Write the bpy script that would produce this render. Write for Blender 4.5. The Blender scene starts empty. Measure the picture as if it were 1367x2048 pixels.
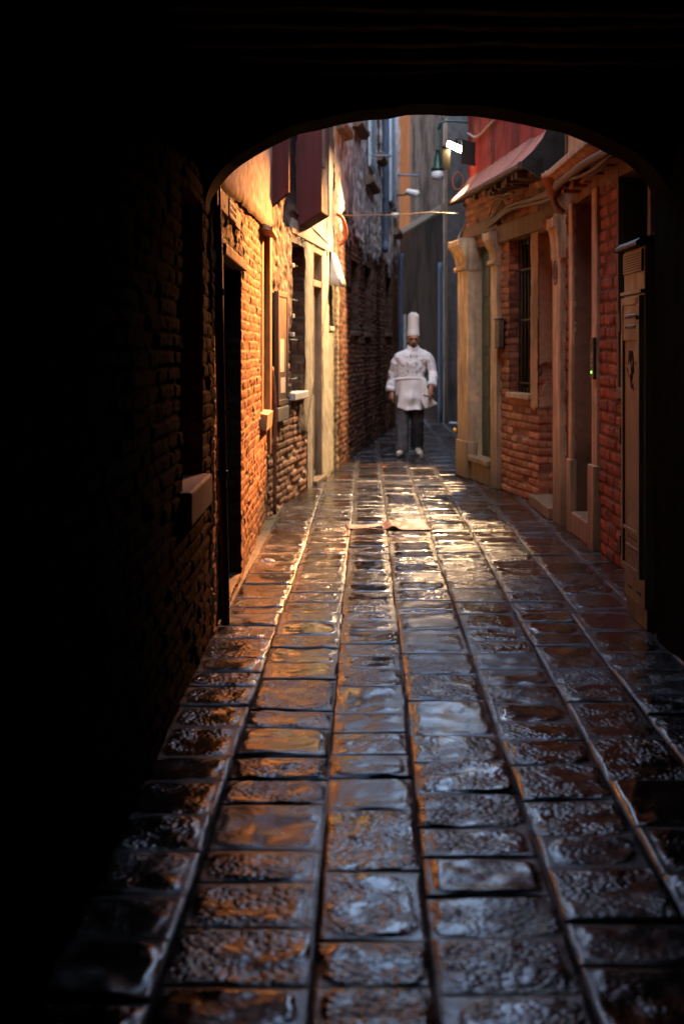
import bpy, math, random
import numpy as np
random.seed(7)
rng = np.random.default_rng(7)
scene = bpy.context.scene
COL = scene.collection
R = math.radians

# ------------------------------------------------------------------ helpers
ORG = {}

def setp(o, label=None, cat=None, group=None, kind=None):
    if label: o['label'] = label
    if cat: o['category'] = cat
    if group: o['group'] = group
    if kind: o['kind'] = kind
    return o

def thing(name, loc, label, cat, group=None):
    o = bpy.data.objects.new(name, None)
    o.empty_display_size = 0.1
    COL.objects.link(o)
    o.location = loc
    ORG[o] = np.array(loc, float)
    return setp(o, label, cat, group)

def make(name, verts, faces, mat, parent=None, loc=None, cols=None, smooth=False, bevel=0.0, label=None):
    """one mesh object from world-space vertices"""
    v = np.asarray(verts, np.float64).reshape(-1, 3)
    if parent is not None:
        org = ORG[parent]
    elif loc is not None:
        org = np.array(loc, float)
    else:
        org = np.array([v[:, 0].mean(), v[:, 1].mean(), v[:, 2].min()])
    v = v - org
    me = bpy.data.meshes.new(name)
    if isinstance(faces, np.ndarray):
        n = len(faces)
        me.vertices.add(len(v)); me.vertices.foreach_set('co', v.astype(np.float32).ravel())
        me.loops.add(n * 4); me.loops.foreach_set('vertex_index', faces.astype(np.int32).ravel())
        me.polygons.add(n); me.polygons.foreach_set('loop_start', np.arange(0, n * 4, 4, dtype=np.int32))
        me.update(calc_edges=True); me.validate()
    else:
        me.from_pydata([tuple(p) for p in v], [], [tuple(f) for f in faces])
        me.update()
    if cols is not None:
        a = me.color_attributes.new('Col', 'FLOAT_COLOR', 'POINT')
        c = np.ones((len(v), 4), np.float32); cc = np.asarray(cols, np.float32)
        c[:, :cc.shape[1]] = cc
        a.data.foreach_set('color', c.ravel())
    if smooth:
        me.polygons.foreach_set('use_smooth', np.ones(len(me.polygons), bool))
    me.materials.append(mat)
    o = bpy.data.objects.new(name, me)
    COL.objects.link(o)
    if parent is not None:
        o.parent = parent
    else:
        o.location = org
    ORG[o] = org
    if bevel > 0:
        b = o.modifiers.new('bevel', 'BEVEL'); b.width = bevel; b.segments = 2; b.limit_method = 'ANGLE'; b.angle_limit = R(40)
    if label: o['label'] = label
    return o

class Frame:
    """wall frame: u along the wall, v up, w out of the wall towards the alley"""
    def __init__(s, p0, p1, side):
        s.p = np.array(p0, float); d = np.array(p1, float) - s.p
        s.len = float(np.hypot(*d)); s.d = d / s.len
        s.n = np.array([s.d[1], -s.d[0]]) * (1 if side == 'L' else -1)
    def __call__(s, u, v, w=0.0):
        u = np.asarray(u, float); v = np.asarray(v, float); w = np.asarray(w, float)
        u, v, w = np.broadcast_arrays(u, v, w)
        return np.stack([s.p[0] + s.d[0]*u + s.n[0]*w, s.p[1] + s.d[1]*u + s.n[1]*w, v], -1)
    def uy(s, y):
        return (y - s.p[1]) / s.d[1]

WORLD = lambda u, v, w=0.0: np.stack(np.broadcast_arrays(np.asarray(u, float), np.asarray(v, float), np.asarray(w, float)), -1)

class MB:
    def __init__(s): s.v = []; s.f = []
    def add(s, vs, fs):
        o = len(s.v); s.v.extend([tuple(map(float, p)) for p in vs]); s.f.extend([tuple(i + o for i in f) for f in fs]); return s
    def box(s, T, u0, u1, v0, v1, w0, w1):
        p = [T(a, b, c) for c in (w0, w1) for b in (v0, v1) for a in (u0, u1)]
        return s.add(p, [(0,2,3,1),(4,5,7,6),(0,1,5,4),(2,6,7,3),(0,4,6,2),(1,3,7,5)])
    def hexa(s, p):  # 8 points ordered as in box
        return s.add(p, [(0,2,3,1),(4,5,7,6),(0,1,5,4),(2,6,7,3),(0,4,6,2),(1,3,7,5)])
    def prism(s, T, prof, u0, u1):
        """profile [(w,v)...] extruded along u"""
        n = len(prof)
        p = [T(u0, b, a) for a, b in prof] + [T(u1, b, a) for a, b in prof]
        fs = [tuple(range(n)), tuple(range(2*n-1, n-1, -1))]
        fs += [(i, (i+1) % n, n + (i+1) % n, n + i) for i in range(n)]
        return s.add(p, fs)
    def tube(s, pts, r, n=8, caps=True):
        pts = [np.array(p, float) for p in pts]; m = len(pts)
        rs = r if hasattr(r, '__len__') else [r]*m
        ring = []; prev = None
        for i in range(m):
            t = pts[min(i+1, m-1)] - pts[max(i-1, 0)]; t /= (np.linalg.norm(t) + 1e-9)
            if prev is None:
                a = np.array([0,0,1.0]) if abs(t[2]) < .9 else np.array([1.0,0,0])
            else: a = prev
            b = a - t*np.dot(a, t); b /= (np.linalg.norm(b)+1e-9); c = np.cross(t, b); prev = b
            for k in range(n):
                q = 2*math.pi*k/n
                ring.append(pts[i] + rs[i]*(math.cos(q)*b + math.sin(q)*c))
        fs = [(i*n+k, i*n+(k+1)%n, (i+1)*n+(k+1)%n, (i+1)*n+k) for i in range(m-1) for k in range(n)]
        if caps: fs += [tuple(range(n-1,-1,-1)), tuple((m-1)*n+k for k in range(n))]
        return s.add(ring, fs)
    def lathe(s, c, prof, n=16, axis=None, caps=True):
        """profile [(r,h)...] about axis through c"""
        c = np.array(c, float); t = np.array(axis if axis is not None else (0,0,1), float); t /= np.linalg.norm(t)
        a = np.array([1.0,0,0]) if abs(t[0]) < .9 else np.array([0,1.0,0])
        b = a - t*np.dot(a, t); b /= np.linalg.norm(b); d = np.cross(t, b)
        ring = [c + t*h + r*(math.cos(2*math.pi*k/n)*b + math.sin(2*math.pi*k/n)*d) for r, h in prof for k in range(n)]
        m = len(prof)
        fs = [(i*n+k, i*n+(k+1)%n, (i+1)*n+(k+1)%n, (i+1)*n+k) for i in range(m-1) for k in range(n)]
        if caps: fs += [tuple(range(n-1,-1,-1)), tuple((m-1)*n+k for k in range(n))]
        return s.add(ring, fs)
    def build(s, name, mat, parent=None, **kw): return make(name, s.v, s.f, mat, parent, **kw)

# ------------------------------------------------------------------ numpy noise
def h2(ix, iy, seed=0):
    M = np.uint64(0xffffffff)
    a = (np.asarray(ix).astype(np.int64) & 0xffffffff).astype(np.uint64); b = (np.asarray(iy).astype(np.int64) & 0xffffffff).astype(np.uint64)
    n = (a*np.uint64(374761393) + b*np.uint64(668265263) + np.uint64((seed*1442695041 + 12345) & 0xffffffff)) & M
    n = ((n ^ (n >> np.uint64(13))) * np.uint64(1274126177)) & M
    n = ((n ^ (n >> np.uint64(15))) * np.uint64(2246822519)) & M
    n = n ^ (n >> np.uint64(16))
    return n.astype(np.float64) / 4294967296.0
def vn(x, y, seed=0):
    x = np.asarray(x, float); y = np.asarray(y, float)
    ix = np.floor(x); iy = np.floor(y); fx = x-ix; fy = y-iy
    fx = fx*fx*(3-2*fx); fy = fy*fy*(3-2*fy)
    a = h2(ix, iy, seed); b = h2(ix+1, iy, seed); c = h2(ix, iy+1, seed); d = h2(ix+1, iy+1, seed)
    return (a*(1-fx)+b*fx)*(1-fy) + (c*(1-fx)+d*fx)*fy
def fbm(x, y, seed=0, o=4):
    s = 0; a = .5; t = 0
    for i in range(o):
        s = s + a*vn(x*2**i, y*2**i, seed+i*17); t += a; a *= .5
    return s/t
def sst(a, b, x):
    t = np.clip((x-a)/(b-a), 0, 1); return t*t*(3-2*t)
def mix(a, b, t):
    a = np.asarray(a, float); b = np.asarray(b, float); t = np.asarray(t)[..., None]
    return a*(1-t) + b*t

# ------------------------------------------------------------------ wall relief functions: (u,v) -> height, colour
def brick(U, V, seed=0, bl=.235, ch=.066, j=.012, pal=((.34,.15,.08),(.42,.22,.12),(.26,.10,.06)), mortar=(.30,.25,.19), rel=.012, erode=.10, dirt=.4):
    Vw = V + .012*(fbm(U*1.3, V*.8, seed+5, 2)-.5)*2
    Uw = U + .010*(fbm(U*2, V*3, seed+8, 2)-.5)*2
    row = np.floor(Vw/ch); hd = h2(row, row*0+7, seed+3)
    blr = bl*(.9+.2*hd)
    q = (Uw + np.where(row % 2 == 0, 0, .5)*bl + hd*.05)/blr
    c = np.floor(q)
    du = np.minimum(q-c, 1-(q-c))*blr; dv = np.minimum(Vw/ch-row, 1-(Vw/ch-row))*ch
    nz = (vn(U*45, V*45, seed+11)-.5)*.008
    d = np.minimum(du, dv) + nz
    m = sst(j*.42, j*.78, d)
    t = h2(c, row, seed+1); t2 = h2(c, row, seed+2)
    er = (t2 < erode)*1.0
    h = -rel + m*(rel + min(.006,rel*.5)*(t-.5)*2) - er*m*rel*1.1 + .006*(fbm(U*22, V*26, seed+21, 3)-.5)*2 + .012*(fbm(U*1.5, V*1.5, seed+31, 2)-.5)*2
    pal = np.array(pal)
    k = np.clip((t*len(pal)).astype(int), 0, len(pal)-1)
    bc = pal[k] * (.72+.5*t2)[..., None]
    f = fbm(U*14, V*16, seed+41, 3)
    bc = bc*(.7+.6*f)[..., None]
    mc = np.array(mortar)*(.7+.6*fbm(U*30, V*30, seed+43, 2))[..., None]
    col = mix(mc, bc, m)
    g = fbm(U*1.1, V*.7, seed+51, 3)
    col = col*(1-dirt*sst(.42, .7, g))[..., None]
    return h, col

def plaster(U, V, seed=0, base=(.5,.4,.28), rough=.003, grime=.45, streak=.5, scale=1.0):
    h = rough*2*(fbm(U*9*scale, V*9*scale, seed, 4)-.5)*2 + .01*(fbm(U*.9, V*.9, seed+9, 2)-.5)*2
    a = fbm(U*2.2, V*1.7, seed+13, 4); b = fbm(U*11, V*.8, seed+19, 3); c = fbm(U*26, V*26, seed+23, 2)
    k = 1 - grime*sst(.45, .72, a) - streak*.6*sst(.5, .8, b)
    col = np.array(base)*(k*(.85+.3*c))[..., None]
    return h, col

def peel(U, V, mask, P, B, step=.014):
    """plaster where mask>0, brick below where it has fallen off"""
    m = sst(-.02, .02, mask)
    h = B[0]*(1-m) + (P[0]+step)*m
    edge = np.exp(-(mask/.03)**2)
    return h, mix(B[1], P[1], m)*(1-.25*edge)[..., None]

class Relief:
    def __init__(s): s.V = []; s.F = []; s.C = []; s.n = 0
    def patch(s, T, u0, u1, v0, v1, du, dv, fn, holes=(), flip=False):
        def axis(a, b, d, cuts):
            x = list(np.linspace(a, b, max(2, int(round((b-a)/d))+1)))
            x += [c for c in cuts if a < c < b]
            x = np.unique(np.round(x, 5)); keep = [x[0]]
            cs = set(np.round(cuts, 5)) if len(cuts) else set()
            for t in x[1:]:
                if t - keep[-1] < d*.3:
                    if t in cs or t == x[-1]: keep[-1] = t
                else: keep.append(t)
            return np.array(keep)
        us = axis(u0, u1, du, [c for h in holes for c in h[:2]]); vs = axis(v0, v1, dv, [c for h in holes for c in h[2:4]])
        U, V = np.meshgrid(us, vs); h, c = fn(U, V)
        P = T(U, V, h); ny, nx = U.shape
        idx = np.arange(nx*ny).reshape(ny, nx)
        f = np.stack([idx[:-1,:-1], idx[:-1,1:], idx[1:,1:], idx[1:,:-1]], -1)
        cu = (U[:-1,:-1]+U[1:,1:])/2; cv = (V[:-1,:-1]+V[1:,1:])/2; ok = np.ones(cu.shape, bool)
        for (a,b,e,g) in [x[:4] for x in holes]: ok &= ~((cu > a) & (cu < b) & (cv > e) & (cv < g))
        f = f[ok].reshape(-1, 4)
        used = np.zeros(nx*ny, bool); used[f.ravel()] = True; rm = np.cumsum(used)-1
        P = P.reshape(-1,3)[used]; c = np.asarray(c).reshape(-1,3)[used]; f = rm[f]
        s.V.append(P); s.C.append(c); s.F.append(f + s.n); s.n += len(P); return s
    def reveal(s, T, hole, depth, fn, du=.02, sides='lrtb'):
        """the four faces of an opening running into the wall"""
        a, b, e, g = hole[:4]
        if 'l' in sides: s.patch(lambda U,V,h: T(a+h*.5, V, -U), 0, depth, e, g, du, du, fn)
        if 'r' in sides: s.patch(lambda U,V,h: T(b-h*.5, V, -U), 0, depth, e, g, du, du, fn)
        if 't' in sides: s.patch(lambda U,V,h: T(U, g-h*.5, -V), a, b, 0, depth, du, du, fn)
        if 'b' in sides: s.patch(lambda U,V,h: T(U, e+h*.5, -V), a, b, 0, depth, du, du, fn)
        return s
    def build(s, name, mat, parent=None, **kw):
        return make(name, np.concatenate(s.V), np.concatenate(s.F), mat, parent, cols=np.concatenate(s.C), smooth=True, **kw)

# ------------------------------------------------------------------ materials
def N(nt, t, **kw):
    n = nt.nodes.new(t)
    for k, v in kw.items():
        if hasattr(n, k): setattr(n, k, v)
        else: n.inputs[k].default_value = v
    return n
def mat(name, color=(.5,.5,.5), rough=.7, var=.25, scale=6.0, bump=.2, bscale=60.0, metallic=0.0, attr=False, spec=.4, rvar=.15, streak=0.0, bdist=.004, dark=None):
    m = bpy.data.materials.new(name); m.use_nodes = True; nt = m.node_tree; L = nt.links
    p = nt.nodes['Principled BSDF']
    tc = N(nt, 'ShaderNodeTexCoord'); co = tc.outputs['Object']
    n1 = N(nt, 'ShaderNodeTexNoise', Scale=scale, Detail=6.0, Roughness=.6); L.new(co, n1.inputs['Vector'])
    mr = N(nt, 'ShaderNodeMapRange'); mr.inputs['From Min'].default_value = .25; mr.inputs['From Max'].default_value = .75
    mr.inputs['To Min'].default_value = 1-var; mr.inputs['To Max'].default_value = 1+var*.6; L.new(n1.outputs['Fac'], mr.inputs['Value'])
    val = mr.outputs['Result']
    if streak > 0:
        mp = N(nt, 'ShaderNodeMapping'); mp.inputs['Scale'].default_value = (9, 9, .7); L.new(co, mp.inputs['Vector'])
        n2 = N(nt, 'ShaderNodeTexNoise', Scale=2.0, Detail=5.0); L.new(mp.outputs['Vector'], n2.inputs['Vector'])
        m2 = N(nt, 'ShaderNodeMapRange'); m2.inputs['From Min'].default_value = .4; m2.inputs['From Max'].default_value = .7
        m2.inputs['To Min'].default_value = 1; m2.inputs['To Max'].default_value = 1-streak; L.new(n2.outputs['Fac'], m2.inputs['Value'])
        mu = N(nt, 'ShaderNodeMath', operation='MULTIPLY'); L.new(val, mu.inputs[0]); L.new(m2.outputs['Result'], mu.inputs[1]); val = mu.outputs[0]
    if streak > 0:
        sx = N(nt, 'ShaderNodeSeparateXYZ'); L.new(co, sx.inputs[0])
        mz = N(nt, 'ShaderNodeMath', operation='MULTIPLY_ADD'); L.new(n1.outputs['Fac'], mz.inputs[0]); mz.inputs[1].default_value = -.7; L.new(sx.outputs['Z'], mz.inputs[2])
        m3 = N(nt, 'ShaderNodeMapRange'); m3.inputs['From Min'].default_value = -.35; m3.inputs['From Max'].default_value = .45; m3.inputs['To Min'].default_value = .35; m3.inputs['To Max'].default_value = 1
        L.new(mz.outputs[0], m3.inputs['Value']); m4 = N(nt, 'ShaderNodeMath', operation='MULTIPLY'); L.new(val, m4.inputs[0]); L.new(m3.outputs['Result'], m4.inputs[1]); val = m4.outputs[0]
    vm = N(nt, 'ShaderNodeVectorMath', operation='SCALE')
    if attr:
        at = N(nt, 'ShaderNodeAttribute', attribute_name='Col'); L.new(at.outputs['Color'], vm.inputs[0])
    else: vm.inputs[0].default_value = color
    L.new(val, vm.inputs['Scale']); L.new(vm.outputs['Vector'], p.inputs['Base Color'])
    r = N(nt, 'ShaderNodeMapRange'); r.inputs['To Min'].default_value = max(.03, rough-rvar); r.inputs['To Max'].default_value = min(1, rough+rvar)
    r.inputs['From Min'].default_value = .3; r.inputs['From Max'].default_value = .7
    L.new(n1.outputs['Fac'], r.inputs['Value']); L.new(r.outputs['Result'], p.inputs['Roughness'])
    p.inputs['Metallic'].default_value = metallic; p.inputs['Specular IOR Level'].default_value = spec
    if bump > 0:
        n3 = N(nt, 'ShaderNodeTexNoise', Scale=bscale, Detail=5.0, Roughness=.65); L.new(co, n3.inputs['Vector'])
        b = N(nt, 'ShaderNodeBump', Strength=bump, Distance=bdist); L.new(n3.outputs['Fac'], b.inputs['Height']); L.new(b.outputs['Normal'], p.inputs['Normal'])
    return m

M = {}
M['shade_dark'] = mat('shade_darkened_brickwork', attr=True, rough=.95, var=.25, scale=30, bump=.7, bscale=120, bdist=.006, spec=.02, rvar=.03)  # for passage walls whose vertex colours hold the shade
M['brick'] = mat('brickwork', attr=True, rough=.75, var=.25, scale=30, bump=.7, bscale=120, bdist=.006, spec=.35)
M['plaster'] = mat('old_plaster', attr=True, rough=.8, var=.18, scale=18, bump=.5, bscale=90, spec=.25)
M['matte'] = mat('dry_roughcast', attr=True, rough=.97, var=.3, scale=9, bump=.5, bscale=60, spec=.02, rvar=.03)
M['stone'] = mat('pale_stone', (.60,.42,.25), .75, .5, 5, .9, 45, streak=.6)
M['stone_dk'] = mat('weathered_stone', (.20,.125,.08), .75, .4, 7, .6, 60, streak=.4)
M['cream'] = mat('cream_plaster', (.54,.48,.36), .75, .25, 6, .4, 60, streak=.25)
M['orange_paint'] = mat('ochre_painted_wood', (.50,.26,.09), .6, .25, 5, .3, 50, streak=.3)
M['red'] = mat('red_plaster', (.20,.035,.025), .8, .3, 4, .5, 60, streak=.35)
M['red_side'] = mat('dark_red_plaster', (.13,.026,.024), .8, .3, 4, .5, 60, streak=.35)
M['dark'] = mat('dark_wood', (.018,.014,.012), .5, .5, 8, .5, 40, streak=.4)
M['green_door'] = mat('green_door_paint', (.012,.035,.022), .4, .4, 6, .3, 40)
M['void'] = mat('unlit_glass', (.008,.008,.009), .12, .3, 3, .05, 8, spec=.5)
M['iron'] = mat('black_iron', (.02,.018,.016), .5, .4, 20, .4, 90, metallic=.3)
M['steel'] = mat('brushed_steel', (.45,.43,.40), .35, .2, 12, .1, 80, metallic=.9)
M['bluepipe'] = mat('blue_grey_painted_metal', (.065,.085,.125), .75, .3, 9, .2, 50)
M['shutter'] = mat('pale_blue_shutter_paint', (.48,.56,.62), .6, .25, 8, .3, 50, streak=.25)
M['brown'] = mat('brown_wood', (.10,.05,.028), .6, .4, 8, .4, 50, streak=.4)
M['rust'] = mat('rusty_pipe', (.24,.11,.06), .55, .5, 12, .4, 70)
M['blackpipe'] = mat('black_pipe', (.02,.014,.01), .35, .4, 12, .2, 70)
M['greydoor'] = mat('grey_brown_door', (.23,.19,.14), .55, .35, 10, .3, 50, streak=.35)
M['cab'] = mat('beige_cabinet_paint', (.30,.215,.14), .5, .18, 5, .15, 200, streak=.2)
M['cab_dk'] = mat('dark_brown_metal', (.05,.033,.02), .55, .3, 6, .2, 90)  # dark brown metal for plinth, cabinet roof and intercom plate
M['white'] = mat('white_paint', (.72,.70,.64), .6, .15, 8, .15, 60)
M['cable'] = mat('old_cable', (.13,.075,.04), .6, .4, 25, .3, 90)
M['palecable'] = mat('pale_cable', (.45,.40,.34), .6, .3, 25, .2, 90)
M['orange'] = mat('orange_plastic', (.55,.10,.02), .5, .2, 14, .2, 60)
M['lantern'] = mat('green_lantern_metal', (.015,.06,.045), .4, .3, 12, .2, 60, metallic=.2)
M['globe'] = mat('opal_glass', (.70,.73,.75), .25, .08, 8, .02, 40)
M['joint'] = mat('joint_mud', (.02,.017,.015), .45, .5, 10, .6, 80)
M['card'] = mat('wet_cardboard', (.40,.17,.12), .5, .3, 16, .5, 60)
M['paper'] = mat('white_paper', (.8,.76,.68), .7, .1, 20, .3, 60)
M['ink'] = mat('black_ink', (.02,.02,.02), .7, .2, 20, 0)
M['graffiti'] = mat('red_marker', (.16,.035,.025), .6, .2, 20, 0)
M['tile'] = mat('terracotta', (.30,.14,.07), .75, .4, 12, .6, 60)
M['yellow'] = mat('yellow_plastic', (.85,.55,.05), .4, .1, 20, .05)
M['wood'] = mat('ceiling_wood', (.10,.055,.035), .9, .8, 5, .8, 40, spec=.1)
def emis(name, col, st):
    m = bpy.data.materials.new(name); m.use_nodes = True; nt = m.node_tree
    p = nt.nodes['Principled BSDF']; p.inputs['Base Color'].default_value = (*col, 1)
    p.inputs['Emission Color'].default_value = (*col, 1); p.inputs['Emission Strength'].default_value = st
    return m
M['led'] = emis('lamp_led', (1, .80, .50), 45)
M['greenled'] = emis('green_led', (.3, 1, .12), 3)

# wet paving stone
def paving_mat():
    m = bpy.data.materials.new('wet_paving_stone'); m.use_nodes = True; nt = m.node_tree; L = nt.links
    p = nt.nodes['Principled BSDF']; tc = N(nt, 'ShaderNodeTexCoord'); co = tc.outputs['Object']
    at = N(nt, 'ShaderNodeAttribute', attribute_name='Col')
    n1 = N(nt, 'ShaderNodeTexNoise', Scale=22.0, Detail=6.0, Roughness=.65); L.new(co, n1.inputs['Vector'])
    mr = N(nt, 'ShaderNodeMapRange'); mr.inputs['From Min'].default_value = .3; mr.inputs['From Max'].default_value = .7
    mr.inputs['To Min'].default_value = .55; mr.inputs['To Max'].default_value = 1.4; L.new(n1.outputs['Fac'], mr.inputs['Value'])
    vm = N(nt, 'ShaderNodeVectorMath', operation='SCALE'); L.new(at.outputs['Color'], vm.inputs[0]); L.new(mr.outputs['Result'], vm.inputs['Scale'])
    L.new(vm.outputs['Vector'], p.inputs['Base Color'])
    # wetness: alpha of Col = extra roughness; large noise makes drier and wetter areas
    n2 = N(nt, 'ShaderNodeTexNoise', Scale=7.0, Detail=5.0, Roughness=.6); L.new(co, n2.inputs['Vector'])
    rr = N(nt, 'ShaderNodeMapRange'); rr.inputs['From Min'].default_value = .35; rr.inputs['From Max'].default_value = .65
    rr.inputs['To Min'].default_value = .05; rr.inputs['To Max'].default_value = .17; L.new(n2.outputs['Fac'], rr.inputs['Value'])
    ad = N(nt, 'ShaderNodeMath', operation='ADD'); L.new(rr.outputs['Result'], ad.inputs[0]); L.new(at.outputs['Alpha'], ad.inputs[1])
    L.new(ad.outputs[0], p.inputs['Roughness'])
    p.inputs['Specular IOR Level'].default_value = .75
    # pitted surface and drops
    pt = N(nt, 'ShaderNodeAttribute', attribute_name='Pit')
    n3 = N(nt, 'ShaderNodeTexVoronoi', Scale=52.0); n3.feature='SMOOTH_F1'; n3.inputs['Smoothness'].default_value=.6; L.new(co, n3.inputs['Vector'])
    n5 = N(nt, 'ShaderNodeTexNoise', Scale=85.0, Detail=3.0, Roughness=.6); L.new(co, n5.inputs['Vector'])
    n4 = N(nt, 'ShaderNodeTexNoise', Scale=24.0, Detail=5.0, Roughness=.62); L.new(co, n4.inputs['Vector'])
    mm = N(nt, 'ShaderNodeMapRange'); mm.inputs['From Min'].default_value = .40; mm.inputs['From Max'].default_value = .58
    mm.inputs['To Min'].default_value = .15; mm.inputs['To Max'].default_value = 1.0; L.new(n2.outputs['Fac'], mm.inputs['Value'])
    mu = N(nt, 'ShaderNodeMath', operation='MULTIPLY'); L.new(mm.outputs['Result'], mu.inputs[0]); L.new(pt.outputs['Fac'], mu.inputs[1])
    b = N(nt, 'ShaderNodeBump', Distance=.0055); b.invert=True; L.new(n3.outputs['Distance'], b.inputs['Height']); L.new(mu.outputs[0], b.inputs['Strength'])
    b3 = N(nt, 'ShaderNodeBump', Distance=.0035); L.new(n5.outputs['Fac'], b3.inputs['Height']); L.new(mu.outputs[0], b3.inputs['Strength']); L.new(b.outputs['Normal'], b3.inputs['Normal'])
    b2 = N(nt, 'ShaderNodeBump', Strength=.6, Distance=.0012); L.new(n4.outputs['Fac'], b2.inputs['Height']); L.new(b3.outputs['Normal'], b2.inputs['Normal'])
    L.new(b2.outputs['Normal'], p.inputs['Normal'])
    return m
M['paving'] = paving_mat()

def chain(pts, n=6):
    """smooth polyline through points (Catmull-Rom)"""
    P = [np.array(p, float) for p in pts]; P = [2*P[0]-P[1]] + P + [2*P[-1]-P[-2]]; out = []
    for i in range(1, len(P)-2):
        for k in range(n):
            t = k/n; a, b, c, d = P[i-1], P[i], P[i+1], P[i+2]
            out.append(.5*((2*b)+(-a+c)*t+(2*a-5*b+4*c-d)*t*t+(-a+3*b-3*c+d)*t**3))
    out.append(P[-2]); return out

# ------------------------------------------------------------------ wall frames
FL0 = Frame((-.66,-3), (-.66,7.1), 'L'); FL1 = Frame((-.66,7.1), (-.65,12.3), 'L'); FL2 = Frame((-.65,12.3), (-.11,16.6), 'L'); FL3 = Frame((-.11,16.6), (1.11,27.55), 'L')
FR0 = Frame((1.585,-3), (1.585,7.1), 'R'); FR1 = Frame((1.84,7.1), (1.84,13.09), 'R'); FR2 = Frame((1.84,13.09), (1.43,16.3), 'R')
FJ = Frame((1.72,11.7), (1.60,17.8), 'R')
_fj=FJ
class Jetty(Frame):
    def __call__(s,u,v,w=0.0):
        return Frame.__call__(s,u,np.asarray(v,float)+.052*np.asarray(u,float)-.05,w)
FJ = Jetty((1.72,11.7), (1.60,17.8), 'R')
FB = Frame((2.05,28.0), (.9,39.5), 'R')

# ------------------------------------------------------------------ ground and paving
g = MB(); S = 60.0
g.add([(-S,-S,-.03),(S,-S,-.03),(S,S+30,-.03),(-S,S+30,-.03)], [(0,1,2,3)])
setp(g.build('ground', M['joint'], loc=(0,0,-.03)), 'dark wet earth under and around the paving', 'ground', kind='structure')

def alley_bounds(y):
    if y < 12.3: l = -.66
    elif y < 16.6: l = -.65+.1256*(y-12.3)
    else: l = -.11+.1114*(y-16.6)
    if y < 7.1: r = 1.6
    elif y < 13.1: r = 2.02
    elif y < 16.3: r = 1.98-.1277*(y-13.1)
    elif y < 28: r = 1.62+.1*(y-16.3)
    else: r = 2.1-.1*(y-28)
    return l-.12, r+.06

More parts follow.
